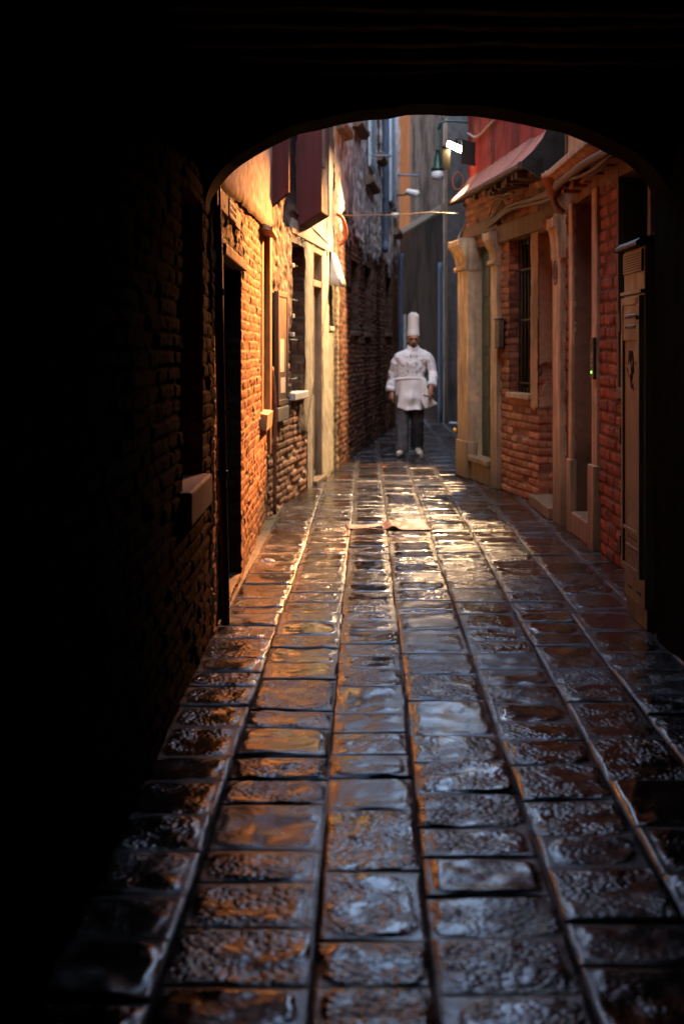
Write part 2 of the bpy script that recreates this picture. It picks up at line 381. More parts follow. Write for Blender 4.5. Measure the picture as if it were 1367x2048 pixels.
def paving():
    V=[];F=[];C=[];PT=[];n0=0
    def edges(L, g0):
        e = [0, g0, g0+.006, .022, .030, .038, .048, .060, .08]
        e = [x for x in e if x < L*.42]
        k = 8 if L > .2 else 3
        mid = list(np.linspace(e[-1], L-e[-1], k+2))[1:-1]
        return np.array(e + mid + [L-x for x in e[::-1]])
    for blk,(ya,yb,x0,cw) in enumerate([(-.6,7.72,-.78,.32),(7.72,40.0,-.80,.325)]):
        lofs = [random.uniform(-.022,.022) for _ in range(12)]
        line = lambda c, y: x0+cw*c+.018*y+lofs[c]+.022*(fbm(np.asarray(y)*.55+c*7.3, np.asarray(y)*0+c, 61+blk, 3)-.5)
        for c in range(0, 10):
            y = ya-random.uniform(0,.3)
            while y < yb:
                ln = random.uniform(.25,.40) if random.random() < .8 else random.uniform(.40,.56)
                y1 = min(y+ln, yb)
                if yb - y1 < .15: y1 = yb
                y0 = max(y, ya); ym = (y0+y1)/2; l, r = alley_bounds(ym)
                xm, xM = float(line(c,ym)), float(line(c+1,ym))
                if xM > l and xm < r and (y1-y0) > .08:
                    W = xM-xm; H = y1-y0
                    us = edges(W, .004); vs = edges(H, .002)
                    U, Vv = np.meshgrid(us, vs)
                    sk = random.gauss(0,.010)
                    Y = y0+Vv+sk*(U/W-.5)*np.sin(np.pi*np.clip(Vv/H,0,1))*1.0
                    Y = y0+Vv
                    A = line(c,Y); B = line(c+1,Y); X = A+(B-A)*U/W
                    wob = .020*(fbm(X*13, Y*13, 3, 3)-.5)*2
                    gw = (.0008+.0045*vn(Y*3, X*0+c, 19))*(1.0 if blk==0 else .45)     # joint width wanders
                    de_u = np.minimum(U, W-U); de_v = np.minimum(Vv, H-Vv)
                    j = sst(gw, gw+.0045, de_u+wob*.15)*sst(.001, .009, de_v+wob*.12)
                    ins = random.uniform(.016,.040); rad = random.uniform(.03,.07)
                    qx = np.abs(U-W/2)-(W/2-ins-rad); qy = np.abs(Vv-H/2)-(H/2-ins*.75-rad)
                    sdf = np.hypot(np.maximum(qx,0), np.maximum(qy,0))+np.minimum(np.maximum(qx,qy),0)-rad + wob
                    pil = sst(.005, -.009, sdf)
                    tx = random.gauss(0,.012); ty = random.gauss(.006,.018)
                    base = random.gauss(0,.0025); hp = random.uniform(.0015,.006)
                    lump = .005*(fbm(X*11, Y*11, 5, 4)-.5)*2*(.3+pil)
                    fill = sst(.45,.62,fbm(Y*2.1+c*9.3,X*3,23,3))*.8; j = np.maximum(j, fill*(.75+.2*vn(X*50,Y*50,29)))
                    Z = -.011 + j*(.008+base) + pil*hp + lump + (tx*(U-W/2)+ty*(Vv-H/2)*.7)*j
                    Z += .012*(fbm(X*.5,Y*.5,77,2)-.5)
                    tone = np.array([(.030,.026,.025),(.046,.040,.036),(.042,.022,.013),(.020,.019,.020),(.055,.044,.036)][random.randrange(5)])*random.uniform(.45,1.1)
                    mg = np.array((.060,.052,.049))*(.55+.9*fbm(X*9,Y*9,31,4))[...,None]
                    st = tone*(.55+.9*fbm(X*12,Y*12,41,4))[...,None]
                    cc = mix(mg, st, pil)*(.2+.8*j)[...,None]
                    wet = random.random(); dry = sst(.5,.66,fbm(X*1.7,Y*1.7,91,3))
                    al = (1-pil)*.20 + pil*(.14*wet**2+.12*dry) + (1-j)*.5
                    pt = random.choice([.15,.4,.8,1.0,1.0])*(.35+.65*pil)+0*X
                    ny,nx = U.shape; idx = np.arange(nx*ny).reshape(ny,nx)+n0
                    F.append(np.stack([idx[:-1,:-1],idx[:-1,1:],idx[1:,1:],idx[1:,:-1]],-1).reshape(-1,4))
                    V.append(np.stack([X,Y,Z],-1).reshape(-1,3)); C.append(np.concatenate([cc,al[...,None]],-1).reshape(-1,4)); PT.append(pt.ravel()); n0 += nx*ny
                y = y1
    o = make('pavement', np.concatenate(V), np.concatenate(F), M['paving'], loc=(0,0,0), cols=np.concatenate(C), smooth=True)
    a = o.data.attributes.new('Pit','FLOAT','POINT'); a.data.foreach_set('value', np.concatenate(PT).astype(np.float32))
    setp(o, 'wet dark stone paving laid in long columns down the alley', 'pavement', kind='structure')
paving()

# ------------------------------------------------------------------ small builders
def window(parent, T, hole, depth, bars_h=(), bars_v=0, sill=None, frame=True, mat_pane='void', frame_mat='dark', sill_mat='stone', bar_w=-.06, name='window'):
    a,b,e,g = hole
    m = MB()
    fw = .05
    if frame:
        m.box(T,a+.002,a+fw,e+.002,g-.002,-depth+.03,-depth+.08); m.box(T,b-fw,b-.002,e+.002,g-.002,-depth+.03,-depth+.08)
        m.box(T,a+fw,b-fw,g-fw,g-.002,-depth+.03,-depth+.08); m.box(T,a+fw,b-fw,e+.002,e+fw,-depth+.03,-depth+.08)
        m.box(T,(a+b)/2-.025,(a+b)/2+.025,e+fw,g-fw,-depth+.032,-depth+.075)
    else:
        m.box(T,a,a+.02,e,g,-depth+.03,-depth+.06)
    w = m.build(name, M[frame_mat], parent, bevel=.004)
    q = MB(); q.box(T,a,b,e,g,-depth-.02,-depth+.03); q.build('pane', M[mat_pane], w)
    if bars_h or bars_v:
        q = MB()
        for z in bars_h: q.tube([T(a,z,bar_w),T(b,z,bar_w)], .011, 6)
        for i in range(bars_v):
            u = a+(b-a)*(i+.5)/bars_v; q.tube([T(u,e,bar_w),T(u,g,bar_w)], .009, 6)
        q.build('grille', M['iron'], w, smooth=True)
    if sill:
        q = MB(); t, out, ext = sill
        q.box(T,a-ext,b+ext,e-t,e+.004,-depth+.03,out); q.build('sill', M[sill_mat], w, bevel=.008)
    return w

def door(parent, T, hole, depth, matn='dark', panels=3, handle=None, kick=False, label=None):
    a,b,e,g = hole
    m = MB(); m.box(T,a,b,e,g,-depth-.05,-depth)
    W=b-a; H=g-e
    for i in range(panels):
        z0=e+.1+(H-.1)*i/panels; z1=e+(H-.1)*(i+1)/panels
        m.box(T,a+.1,(a+b)/2-.04,z0,z1,-depth-.001,-depth+.014); m.box(T,(a+b)/2+.04,b-.1,z0,z1,-depth-.001,-depth+.014)
    d = m.build('door', M[matn], parent, bevel=.006, label=label)
    if handle is not None:
        q = MB(); u,z = handle; q.lathe(T(u,z,-depth), [(.012,0),(.012,.035),(.028,.04),(.032,.055),(.022,.07),(.005,.074)], 12, axis=T.n.tolist()+[0]); q.build('handle', M['steel'], d, smooth=True)
    if kick:
        q = MB(); q.box(T,a+.04,b-.04,e+.03,e+.28,-depth-.001,-depth+.02); q.build('kick_plate', M['steel'], d)
    return d

# ------------------------------------------------------------------ ARCHED PASSAGE
arch = thing('archway_passage', (.46,4,0), 'dark vaulted passage framing the alley with a wide flattened arch', 'passage')
wy0, wy1 = FL0.uy(5.8), FL0.uy(6.64)
hole = (wy0,wy1,.86,2.14)
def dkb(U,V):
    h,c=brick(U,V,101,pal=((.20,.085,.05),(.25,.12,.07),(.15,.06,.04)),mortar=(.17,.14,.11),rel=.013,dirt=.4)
    return h,c*(.012+.30*sst(9.1,10.05,U))[...,None]  # brick darkens into the passage; its shade is put into the colour
pj = lambda U,V: brick(U,V,103,bl=.2,pal=((.48,.15,.07),(.42,.12,.06)),mortar=(.25,.13,.08),rel=.010,dirt=.3)
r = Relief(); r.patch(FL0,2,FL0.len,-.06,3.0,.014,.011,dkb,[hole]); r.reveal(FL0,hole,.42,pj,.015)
r.build('side_wall', M['shade_dark'], arch)
w = MB(); w.box(FL0,wy0,wy1,.86,2.14,-.44,-.42); wd = w.build('window', M['void'], arch)
q = MB()
for z in (1.02,1.34,1.50,1.86,2.02): q.box(FL0,wy0,wy1,z-.010,z+.010,-.10,-.08)
q.build('grille', M['ink'], wd)
q = MB(); q.box(FL0,wy0-.06,wy1+.02,.72,.864,-.40,.045); q.build('sill', M['stone_dk'], wd, bevel=.012)
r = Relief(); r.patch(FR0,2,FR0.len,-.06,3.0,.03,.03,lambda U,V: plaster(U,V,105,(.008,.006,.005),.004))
r.build('side_wall', M['shade_dark'], arch)
# arch wall: soffit and two faces
xa, xb, cx, hw, sp, rise = -.72, 1.66, .466, 1.128, 2.15, .49
def archz(x):
    u = np.clip((np.asarray(x)-cx)/hw,-1,1)
    return sp+rise*np.sqrt(np.maximum(0,1-u*u))
th = np.linspace(math.pi,0,90)
ax = cx+hw*np.cos(th); az = sp+rise*np.sin(th)
az = az+.008*(vn(ax*9,ax*0,5)-.5)*2; ax = np.concatenate([[xa],ax,[xb]]); az = np.concatenate([[sp],az,[sp]])
nA = len(ax); vs=[]; 
for y in (6.8,7.12):
    for k in range(6):
        t=k/5
        for i in range(nA): vs.append((ax[i], y, az[i]+(6.4-az[i])*t**1.5))
fs=[]
for o in (0, nA*6):
    for k in range(5):
        for i in range(nA-1): fs.append((o+k*nA+i,o+k*nA+i+1,o+(k+1)*nA+i+1,o+(k+1)*nA+i))
for i in range(nA-1): fs.append((i,i+1,nA*6+i+1,nA*6+i))
M['archp'] = mat('near_black_plaster', (.006,.003,.002), .95, .4, 6, .7, 50, spec=.03)  # even near-black plaster for the arch and passage ends
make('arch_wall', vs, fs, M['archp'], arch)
m = MB(); m.box(WORLD,-.9,1.9,-3.2,-3.0,0,0); m = MB()
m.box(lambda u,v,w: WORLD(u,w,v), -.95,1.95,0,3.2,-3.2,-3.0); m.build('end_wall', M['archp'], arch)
m = MB(); m.box(WORLD,-1.0,2.0,-3.2,6.8,2.86,2.95); m.build('ceiling', M['wood'], arch)
m = MB(); m.box(WORLD,-1.3,2.3,-3.2,7.1,6.4,6.5); m.build('roof', M['tile'], arch)
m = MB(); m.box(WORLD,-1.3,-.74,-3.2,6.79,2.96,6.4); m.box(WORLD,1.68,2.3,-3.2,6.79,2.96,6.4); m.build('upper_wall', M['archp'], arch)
m = MB()
for y in np.arange(.2,6.7,.32):
    yy=y+random.uniform(-.02,.02)
    b_=MB(); z=2.73+random.uniform(-.01,.01)
    n=24; sd=random.randrange(99)
    xs=np.linspace(-.7,1.62,n); zo=z+.016*(fbm(xs*3,xs*0,sd,3)-.5)*2+random.uniform(-.02,.02)*xs; yo=.018*(fbm(xs*2,xs*0,sd+5,3)-.5)*2
    b_.v=[(x,yy+yo[i]+a,(zo[i]+.012*abs(a)/.05 if k==0 else 2.87)) for i,x in enumerate(xs) for k in (0,1) for a in ((-.05,.05) if k==0 else (.05,-.05))]
    b_.f=[(i*4+k,i*4+(k+1)%4,i*4+4+(k+1)%4,i*4+4+k) for i in range(n-1) for k in range(4)]+[(3,2,1,0),(4*n-4,4*n-3,4*n-2,4*n-1)]
    b_.build('beam', M['wood'], arch, bevel=.012)

# ------------------------------------------------------------------ L1 orange brick house
h1 = thing('brick_house', (-.66,9.7,0), 'orange brick house with pale plaster upper wall and dark doorway', 'house')
dh = (FL1.uy(7.62),FL1.uy(9.12),0.0,1.97); nh = (FL1.uy(11.2),FL1.uy(12.02),.94,2.42)
def l1fn(U,V):
    B = brick(U,V,201,pal=((.60,.25,.10),(.68,.32,.13),(.46,.17,.07)),mortar=(.58,.30,.13),rel=.005,erode=.05,dirt=.3)
    er=sst(.66,.74,fbm(U*13,V*17,231,3))*sst(.35,.6,fbm(U*1.2,V*1.2,233,2)+.3*(V<1.3)); B=(B[0]-.012*er+.006*(fbm(U*5,V*6,235,3)-.5)*2,B[1]*(1-.75*er)[...,None])
    P = plaster(U,V,203,(.09,.034,.022),.014,.6,.4)
    m = .07-np.maximum(np.abs(U-1.15)-1.0, np.abs(V-2.13)-.15)+.10*(fbm(U*4,V*5,205,3)-.5)*2
    m = np.minimum(m,.2)
    h,c = peel(U,V,m,P,B,.004)
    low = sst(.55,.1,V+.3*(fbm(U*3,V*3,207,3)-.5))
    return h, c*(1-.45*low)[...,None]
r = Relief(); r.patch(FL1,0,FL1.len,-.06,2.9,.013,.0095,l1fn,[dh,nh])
r.reveal(FL1,dh,.14,lambda U,V: brick(U,V,211,bl=.2,pal=((.05,.022,.014),(.04,.018,.012)),mortar=(.04,.03,.02),rel=.008),.015)
r.reveal(FL1,nh,.06,lambda U,V: plaster(U,V,213,(.48,.26,.10)),.03)
r.build('wall', M['brick'], h1)
def l1up(U,V):
    P = plaster(U,V,221,(.60,.42,.27),.0035,.22,.45)
    low = 2.31+.035*U+.014*(fbm(U*6,U*0,223,3)-.5)*2
    bul = .075*sst(0,.05,V-low)
    return P[0]+bul-.02*(V<low), P[1]*(1-.4*sst(.03,0,V-low))[...,None]
r = Relief()
us = np.linspace(0,FL1.len,220); vs_ = np.concatenate([np.linspace(0,.12,10),np.linspace(.16,4.2,100)])
U,Vr = np.meshgrid(us,vs_); Vv = 2.31+.035*U+.014*(fbm(U*6,U*0,223,3)-.5)*2+Vr
hh,cc = plaster(U,Vv,221,(.52,.38,.28),.0035,.22,.45)
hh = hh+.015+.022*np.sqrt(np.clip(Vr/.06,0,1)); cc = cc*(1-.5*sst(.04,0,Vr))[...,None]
ny,nx=U.shape; idx=np.arange(nx*ny).reshape(ny,nx)
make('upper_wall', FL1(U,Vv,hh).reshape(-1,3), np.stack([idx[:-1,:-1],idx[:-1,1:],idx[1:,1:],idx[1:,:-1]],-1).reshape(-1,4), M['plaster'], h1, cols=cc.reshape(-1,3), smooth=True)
door(h1,FL1,dh,.14,'dark',3)
m = MB(); a=dh[0]
m.hexa([FL1(a-.10,0,-.02),FL1(a+.0,0,-.02),FL1(a-.16,1.99,-.02),FL1(a-.06,1.99,-.02),FL1(a-.10,0,.03),FL1(a+.0,0,.03),FL1(a-.16,1.99,.02),FL1(a-.06,1.99,.02)])
m.box(FL1,a-.05,dh[1]+.05,1.965,2.03,-.05,.035)
m.build('door_frame', M['stone_dk'], h1, bevel=.008)
m = MB(); m.box(FL1,nh[0],nh[1],nh[2],nh[3],-.1,-.015); m.box(FL1,nh[0]+.32,nh[0]+.38,nh[2],nh[3],-.015,-.004); mm=m.build('blind_window', M['orange_paint'], h1)
m = MB(); m.prism(FL1,[(-.05,2.44),(.10,2.40),(.10,2.43),(-.05,2.50)],nh[0]-.03,nh[1]+.02); m.build('hood', M['stone'], mm)
m = MB(); m.prism(FL1,[(-.05,.84),(.05,.80),(.06,.93),(-.05,.95)],nh[0]-.02,nh[1]+.02); m.build('sill', M['stone'], mm)
m = MB(); m.box(FL1,nh[1]+.02,FL1.len-.01,.55,2.46,-.01,.035); m.build('corner_post', M['orange_paint'], h1, bevel=.006)
m = MB(); m.box(FL1,.02,1.6,2.19,2.30,.012,.028); m.build('stone_band', M['stone'], h1, bevel=.004)

# street sign and plaque
sg = thing('street_sign', (-.63,8.05,2.2), 'white street sign with black lettering fixed above the dark doorway', 'sign')
m = MB(); u0,u1 = FL1.uy(7.80),FL1.uy(8.30); m.box(FL1,u0,u1,2.195,2.302,.029,.036); m.build('panel', M['white'], sg, bevel=.002)
m = MB(); f_=.036
m.box(FL1,u0+.012,u1-.012,2.290,2.296,f_,f_+.002); m.box(FL1,u0+.012,u1-.012,2.201,2.207,f_,f_+.002)
for row in (2.252,2.217):
    u=u0+.035
    while u<u1-.05:
        w_=random.choice([.014,.02,.024]); m.box(FL1,u,u+.006,row,row+.026,f_,f_+.002)
        if random.random()<.7: m.box(FL1,u+.006,u+w_,row+random.choice([0,.01,.02]),row+random.choice([.006,.016,.026])+.001,f_,f_+.0019)
        u+=w_+random.choice([.012,.012,.03])
m.build('lettering', M['ink'], sg)

# ------------------------------------------------------------------ L2 cream door house
h2_ = thing('plaster_house', (-.4,14.4,0), 'shabby plaster house with cream doorway and red projecting shafts', 'house')
wh = (FL2.uy(13.5),FL2.uy(14.38),1.03,2.50); ddh = (FL2.uy(14.92),FL2.uy(15.66),.05,2.56); wh2=(FL2.uy(16.2),FL2.uy(16.55),1.72,2.6)
def l2fn(U,V):
    B = brick(U,V,301,pal=((.42,.19,.11),(.50,.27,.16),(.34,.15,.09)),mortar=(.45,.36,.26),rel=.016,erode=.15,dirt=.4)
    P1 = plaster(U,V,303,(.17,.12,.09),.012,.7,.7)
    P2 = plaster(U,V,305,(.56,.50,.37),.004,.25,.3)
    k = sst(1.95,2.25,U+.2*(fbm(U*4,V*4,307,3)-.5))
    Ph = P1[0]*(1-k)+P2[0]*k; Pc = mix(P1[1],P2[1],k)
    lim = .78+.35*np.sin(U*2.1)-.25*k*sst(2.5,2.7,U)-.9*sst(3.3,3.6,U)
    m = (V-lim)*.8+.55*(fbm(U*3.5,V*2.6,309,4)-.5)*2
    m = m - .5*(1-k)*sst(.5,.62,fbm(U*5,V*2.2,311,3))
    m = np.clip(m+.5*((U>2.6)&(U<2.64)),-.3,.3)
    m = np.where((U>ddh[0]-.36)&(U<ddh[1]+.3), np.maximum(m,.1), m)
    h,c=peel(U,V,m,(Ph,Pc),B,.012); return h,c*(1-.88*sst(2.7,3.05,V+.15*(fbm(U*5,V*5,319,3)-.5)))[...,None]  # upper wall colour darkened to offset the strong light near the floodlight
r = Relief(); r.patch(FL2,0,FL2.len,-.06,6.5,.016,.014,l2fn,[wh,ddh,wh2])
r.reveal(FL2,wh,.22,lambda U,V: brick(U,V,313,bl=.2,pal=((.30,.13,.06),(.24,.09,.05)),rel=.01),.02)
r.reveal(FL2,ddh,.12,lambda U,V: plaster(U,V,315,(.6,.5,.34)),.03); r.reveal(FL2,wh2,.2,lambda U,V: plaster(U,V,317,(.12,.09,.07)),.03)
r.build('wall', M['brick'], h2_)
w_ = window(h2_,FL2,wh,.22,(),0,(.07,.05,.0),mat_pane='void',sill_mat='white')
q=MB()
for z in (1.16,1.55,1.95,2.3): q.tube([FL2(wh[0],z,-.05),FL2(wh[1],z,-.05)],.008,6)
for i in range(5): q.tube([FL2(wh[0]+.08+i*.06,1.03,-.05),FL2(wh[0]+.08+i*.06,2.5,-.05)],.008,6)
q.build('grille',M['iron'],w_,smooth=True)
for z in (1.6,1.78,2.27):
    q=MB(); q.box(FL2,wh[0]-.01,wh[0]+.10,z-.02,z+.02,-.03,.03); q.build('hinge',M['white'],w_,bevel=.005)
window(h2_,FL2,wh2,.2,(),0,(.05,.03,.02),sill_mat='cream')
a,b,e,g_ = ddh
m=MB(); m.box(FL2,a+.06,b-.06,.06,2.14,-.11,-.07)
for (z0,z1) in ((.2,.95),(1.1,2.05)): m.box(FL2,a+.16,b-.16,z0,z1,-.071,-.055)
dd=m.build('door',M['greydoor'],h2_,bevel=.006)
q=MB(); u=a+.13; q.lathe(FL2(u,1.06,-.07),[(.012,0),(.012,.04),(.03,.045),(.032,.06),(.02,.075),(.004,.08)],12,axis=FL2.n.tolist()+[0]); q.build('handle',M['steel'],dd,smooth=True)
q=MB(); q.box(FL2,a+.1,b-.1,.07,.12,-.0695,-.05); q.build('kick_plate',M['steel'],dd)
m=MB(); m.box(FL2,a,a+.06,.05,2.56,-.11,.012); m.box(FL2,b-.06,b,.05,2.56,-.11,.012); m.box(FL2,a+.06,b-.06,2.50,2.56,-.11,.01); m.box(FL2,a+.06,b-.06,2.14,2.21,-.11,.005)
df=m.build('door_frame',M['stone'],h2_,bevel=.006)
q=MB(); q.box(FL2,a+.06,b-.06,2.21,2.50,-.10,-.08); q.build('transom',M['void'],df)
m=MB(); m.box(FL2,a-.02,b+.02,0,.055,-.12,.06); m.build('threshold',M['stone'],h2_,bevel=.008)
m=MB(); m.box(FL2,wh[0]-.06,b+.25,2.58,2.72,-.02,.03); m.build('lintel',M['cream'],h2_,bevel=.006)
def shaft(u0,u1,w,zb,zf,top,mt):
    m=MB(); m.prism(FL2,[(-.05,zb),(w,zf),(w,top),(-.05,top)],u0,u1); return m
sh=shaft(.0,.10,.18,2.66,2.84,6.4,0).build('chimney_shaft',M['red_side'],h2_,bevel=.006)
sh=shaft(FL2.uy(13.8),FL2.uy(14.34),.255,2.64,2.82,6.4,0).build('chimney_shaft',M['red_side'],h2_,bevel=.01)
q=MB(); q.box(FL2,FL2.uy(13.8)+.05,FL2.uy(13.8)+.13,3.25,3.9,.255,.285); q.build('bracket',M['stone_dk'],sh,bevel=.006)

# ------------------------------------------------------------------ L3 tall rough house
h3 = thing('tall_house', (.5,22,0), 'tall dark house with roughcast upper wall and pale open shutters', 'house')
uy=FL3.uy
lows=[(uy(18.7),uy(19.65),1.70,2.66),(uy(20.55),uy(21.6),1.70,2.70),(uy(24.4),uy(25.7),1.75,2.75)]
ups=[(uy(18.75),uy(19.7),4.55,6.2),(uy(22.4),uy(23.0),4.6,6.4),(uy(25.9),uy(26.8),3.7,4.6)]
def l3fn(U,V):
    B = brick(U,V,401,pal=((.20,.088,.056),(.25,.12,.08),(.15,.068,.048)),mortar=(.17,.13,.10),rel=.008,erode=.18,dirt=.5)
    rc = .030*(fbm(U*11,V*11,403,3)-.5)*2
    P = plaster(U,V,405,(.48,.42,.40),.004,.5,.5); Ph=P[0]+rc; Pc=P[1]*(.55+.9*fbm(U*11,V*11,403,3))[...,None]
    m=(V-2.95)*.6+.45*(fbm(U*1.6,V*1.6,407,4)-.5)*2
    near=sst(1.2,.0,U)   # pale render that wraps the near corner
    P2=plaster(U,V,409,(.50,.40,.27),.006,.4,.4); m2=near-.45+.25*(fbm(U*4,V*3,411,3)-.5)*2-.3*sst(2.5,3.2,V)
    h,c=peel(U,V,m,(Ph,Pc),B,.015)
    mm=sst(-.04,.04,m2); c=mix(c,P2[1],mm*.8); 
    st=sst(.55,.75,fbm(U*5,V*.35,413,3))*sst(5.5,3.0,V)*.55
    return h,c*(1-st)[...,None]
holes=lows+ups
r=Relief(); r.patch(FL3,0,FL3.len,-.06,3.4,.022,.016,l3fn,holes); r.patch(FL3,0,FL3.len,3.4,7.0,.032,.028,l3fn,holes)
for hl in holes: r.reveal(FL3,hl,.18,lambda U,V: brick(U,V,415,bl=.2,pal=((.12,.06,.04),(.10,.05,.035)),mortar=(.12,.1,.08),rel=.01),.04)
r.build('wall',M['matte'],h3)
# end wall closing the far corner
e0=FL3(FL3.len,0,0); m=MB(); m.box(WORLD,e0[0]-3,e0[0]-.002,e0[1]-.2,e0[1]+.05,0,7.0); m.build('end_wall',M['stone_dk'],h3)
for hl in lows: window(h3,FL3,hl,.18,(),0,(.06,.03,.02),sill_mat='stone_dk')
for i,hl in enumerate(ups):
    wd=window(h3,FL3,hl,.18,(),0,None)
    q=MB(); q.prism(FL3,[(-.1,hl[2]-.12),(.10,hl[2]-.11),(.14,hl[2]-.06),(.14,hl[2]-.01),(-.1,hl[2]+.02)],hl[0]-.12,hl[1]+.14); q.build('sill',M['stone_dk'],wd,bevel=.01)
def shutter_(u0,u1,z0,z1):
    q=MB(); q.box(FL3,u0,u1,z0,z1,.035,.07)
    n=int((z1-z0)/.07)
    for k in range(n): 
        z=z0+.05+k*.07
        if z+.05<z1: q.prism(FL3,[(.07,z),(.085,z),(.07,z+.05)],u0+.05,u1-.05)
    q.build('shutter',M['shutter'],h3,bevel=.003)
shutter_(uy(20.75),uy(21.75),4.18,6.4); shutter_(uy(24.75),uy(25.75),4.08,6.4)
q=MB(); q.prism(FL3,[(-.05,4.10),(.10,4.12),(.13,4.17),(.13,4.22),(-.05,4.26)],uy(16.75),uy(17.75)); q.build('ledge',M['stone_dk'],h3,bevel=.012)
q=MB(); q.prism(FL3,[(-.05,3.88),(.09,3.90),(.12,3.94),(.12,3.99),(-.05,4.02)],uy(20.5),uy(21.9)); q.build('ledge',M['stone_dk'],h3,bevel=.012)

# ------------------------------------------------------------------ back houses
hb = thing('grey_house', (1.6,32,0), 'grey plaster house with an orange strip closing the alley end', 'house')
def bfn(U,V):
    P=plaster(U,V,501,(.115,.075,.056),.005,.45,.6)
    k=sst(4.55,4.75,U+.15*(fbm(U*2,V*2,503,3)-.5))*sst(4.0,4.3,V)
    O=np.array((.26,.085,.03))*(.75+.5*fbm(U*3,V*2,505,3))[...,None]
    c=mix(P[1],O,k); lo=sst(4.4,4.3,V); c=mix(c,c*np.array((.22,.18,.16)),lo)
    return P[0],c
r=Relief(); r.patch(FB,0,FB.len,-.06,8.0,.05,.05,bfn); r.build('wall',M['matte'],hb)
m=MB(); m.prism(FB,[(-.02,4.22),(.05,4.25),(.09,4.34),(.0,4.40),(-.02,4.40)],0,FB.len); m.build('string_course',M['stone_dk'],hb)
m=MB(); m.box(FB,5.2,6.1,0,2.3,-.05,.01); m.build('door',M['dark'],hb)
m=MB(); m.box(WORLD,-.6,1.2,36.5,36.7,0,8.0); m.build('end_wall',M['stone_dk'],hb)
hc = thing('pale_house', (2.5,28,0), 'pale blue grey house front at the far right behind the corner', 'house')
FC=Frame((3.6,28.0),(2.05,28.0),'R')
FC.n=np.array([0,-1.0])
def cfn(U,V):
    P=plaster(U,V,511,(.12,.115,.115),.004,.4,.5); lo=((V<2.7)&(U>.0)&(U<1.32)&(V>.35))*1.0
    c=mix(P[1]*.75,P[1]*np.array((1.0,1.15,1.5)),lo); return P[0],c
r=Relief(); r.patch(FC,0,FC.len-.01,0,8.0,.05,.05,cfn); r.build('wall',M['matte'],hc)
m=MB(); m.box(WORLD,2.035,2.10,27.95,28.3,-.05,8.0); m.build('quoin',M['stone_dk'],hc)
m=MB(); m.box(FC,.0,1.30,2.70,2.78,-.01,.05); m.build('ledge',M['stone_dk'],hc)

# ------------------------------------------------------------------ R1 red brick house
h4 = thing('red_brick_house', (1.84,10,0), 'dark red brick house with tall doorways beneath a ragged cornice', 'house')
uy=FR1.uy
W1=(uy(8.36),uy(9.24),1.2,2.59); D2=(uy(10.22),uy(11.1),.17,2.60); D1=(uy(11.95),FR1.len-.002,.10,2.52)
rb=lambda s: (lambda U,V: brick(U,V,s,bl=.19,ch=.085,j=.016,pal=((.26,.060,.034),(.32,.085,.045),(.20,.05,.03)),mortar=(.10,.06,.045),rel=.014,erode=.06,dirt=.4))
def r1fn(U,V):
    B=rb(601)(U,V); P=plaster(U,V,603,(.22,.13,.085),.006,.5,.4)
    m=np.clip((V-2.60)*1.0+.12*(fbm(U*3,V*3,605,3)-.5)*2-.1*sst(3.2,2.6,U)*0,-.3,.3)
    m=np.maximum(m,np.clip((1.30-U)*.6+.25*(fbm(U*4,V*4,609,3)-.5)*2,-.3,.3))
    return peel(U,V,m,P,B,.01)
r=Relief(); r.patch(FR1,0,FR1.len,-.06,3.0,.014,.012,r1fn,[W1,D2,D1])
r.reveal(FR1,W1,.25,lambda U,V: plaster(U,V,611,(.20,.12,.08)),.03)
r.reveal(FR1,D2,.17,lambda U,V: plaster(U,V,613,(.26,.13,.075),.004,.5,.4),.02)
r.reveal(FR1,D1,.17,lambda U,V: plaster(U,V,615,(.30,.17,.10),.004,.5,.4),.02,'ltb')
r.build('wall',M['brick'],h4)
wd=window(h4,FR1,W1,.25,(),0,(.07,.03,.03),sill_mat='stone_dk')
m=MB(); m.box(FR1,W1[0]-.09,W1[0],1.12,2.66,-.02,.02); m.build('surround',M['stone_dk'],wd,bevel=.006)
m=MB(); m.box(FR1,W1[1],W1[1]+.05,1.12,2.66,-.02,.02); m.build('surround',M['stone_dk'],wd,bevel=.006)
door(h4,FR1,D2,.17,'dark',3,(D2[0]+.15,1.1)); door(h4,FR1,D1,.17,'dark',3,(D1[1]-.25,1.05),True)
m=MB(); m.box(FR1,D2[0]-.20,D2[0],.0,2.62,-.02,.022); m.box(FR1,D2[1],D2[1]+.16,.0,2.62,-.02,.022); m.box(FR1,D2[0]-.22,D2[0]+.01,0,.62,-.02,.05); m.box(FR1,D2[1]-.01,D2[1]+.17,0,.58,-.02,.04)
m.build('door_frame',M['stone'],h4,bevel=.008)
m=MB(); m.box(FR1,D2[0]-.02,D2[1]+.02,0,.172,-.18,.03); m.build('step',M['stone'],h4,bevel=.012)
m=MB(); m.box(FR1,D1[0]-.02,D1[1],0,.105,-.18,.09); m.build('step',M['stone'],h4,bevel=.012)
# pilaster with carved oval beside door
pu0,pu1=uy(11.55),uy(11.93)
m=MB(); m.box(FR1,pu0,pu1,0,2.22,-.02,.05)
m.prism(FR1,[(-.02,2.22),(.05,2.22),(.055,2.36),(.07,2.46),(.09,2.48),(.09,2.56),(-.02,2.56)],pu0-.03,pu1+.03)
pl=m.build('pilaster',M['stone'],h4,bevel=.01)
q=MB(); c_=(pu0+pu1)/2
q.tube([FR1(c_+.11*math.cos(t),2.10+.10*math.sin(t),.052) for t in np.linspace(0,2*math.pi,25)],.009,6,False)
q.tube(chain([FR1(c_-.05,2.04,.05),FR1(c_-.05,2.15,.055),FR1(c_,2.16,.055),FR1(c_+.01,2.06,.055),FR1(c_+.06,2.05,.05),FR1(c_+.05,2.15,.05)]),.008,6)
q.build('carved_oval',M['stone_dk'],pl,smooth=True)
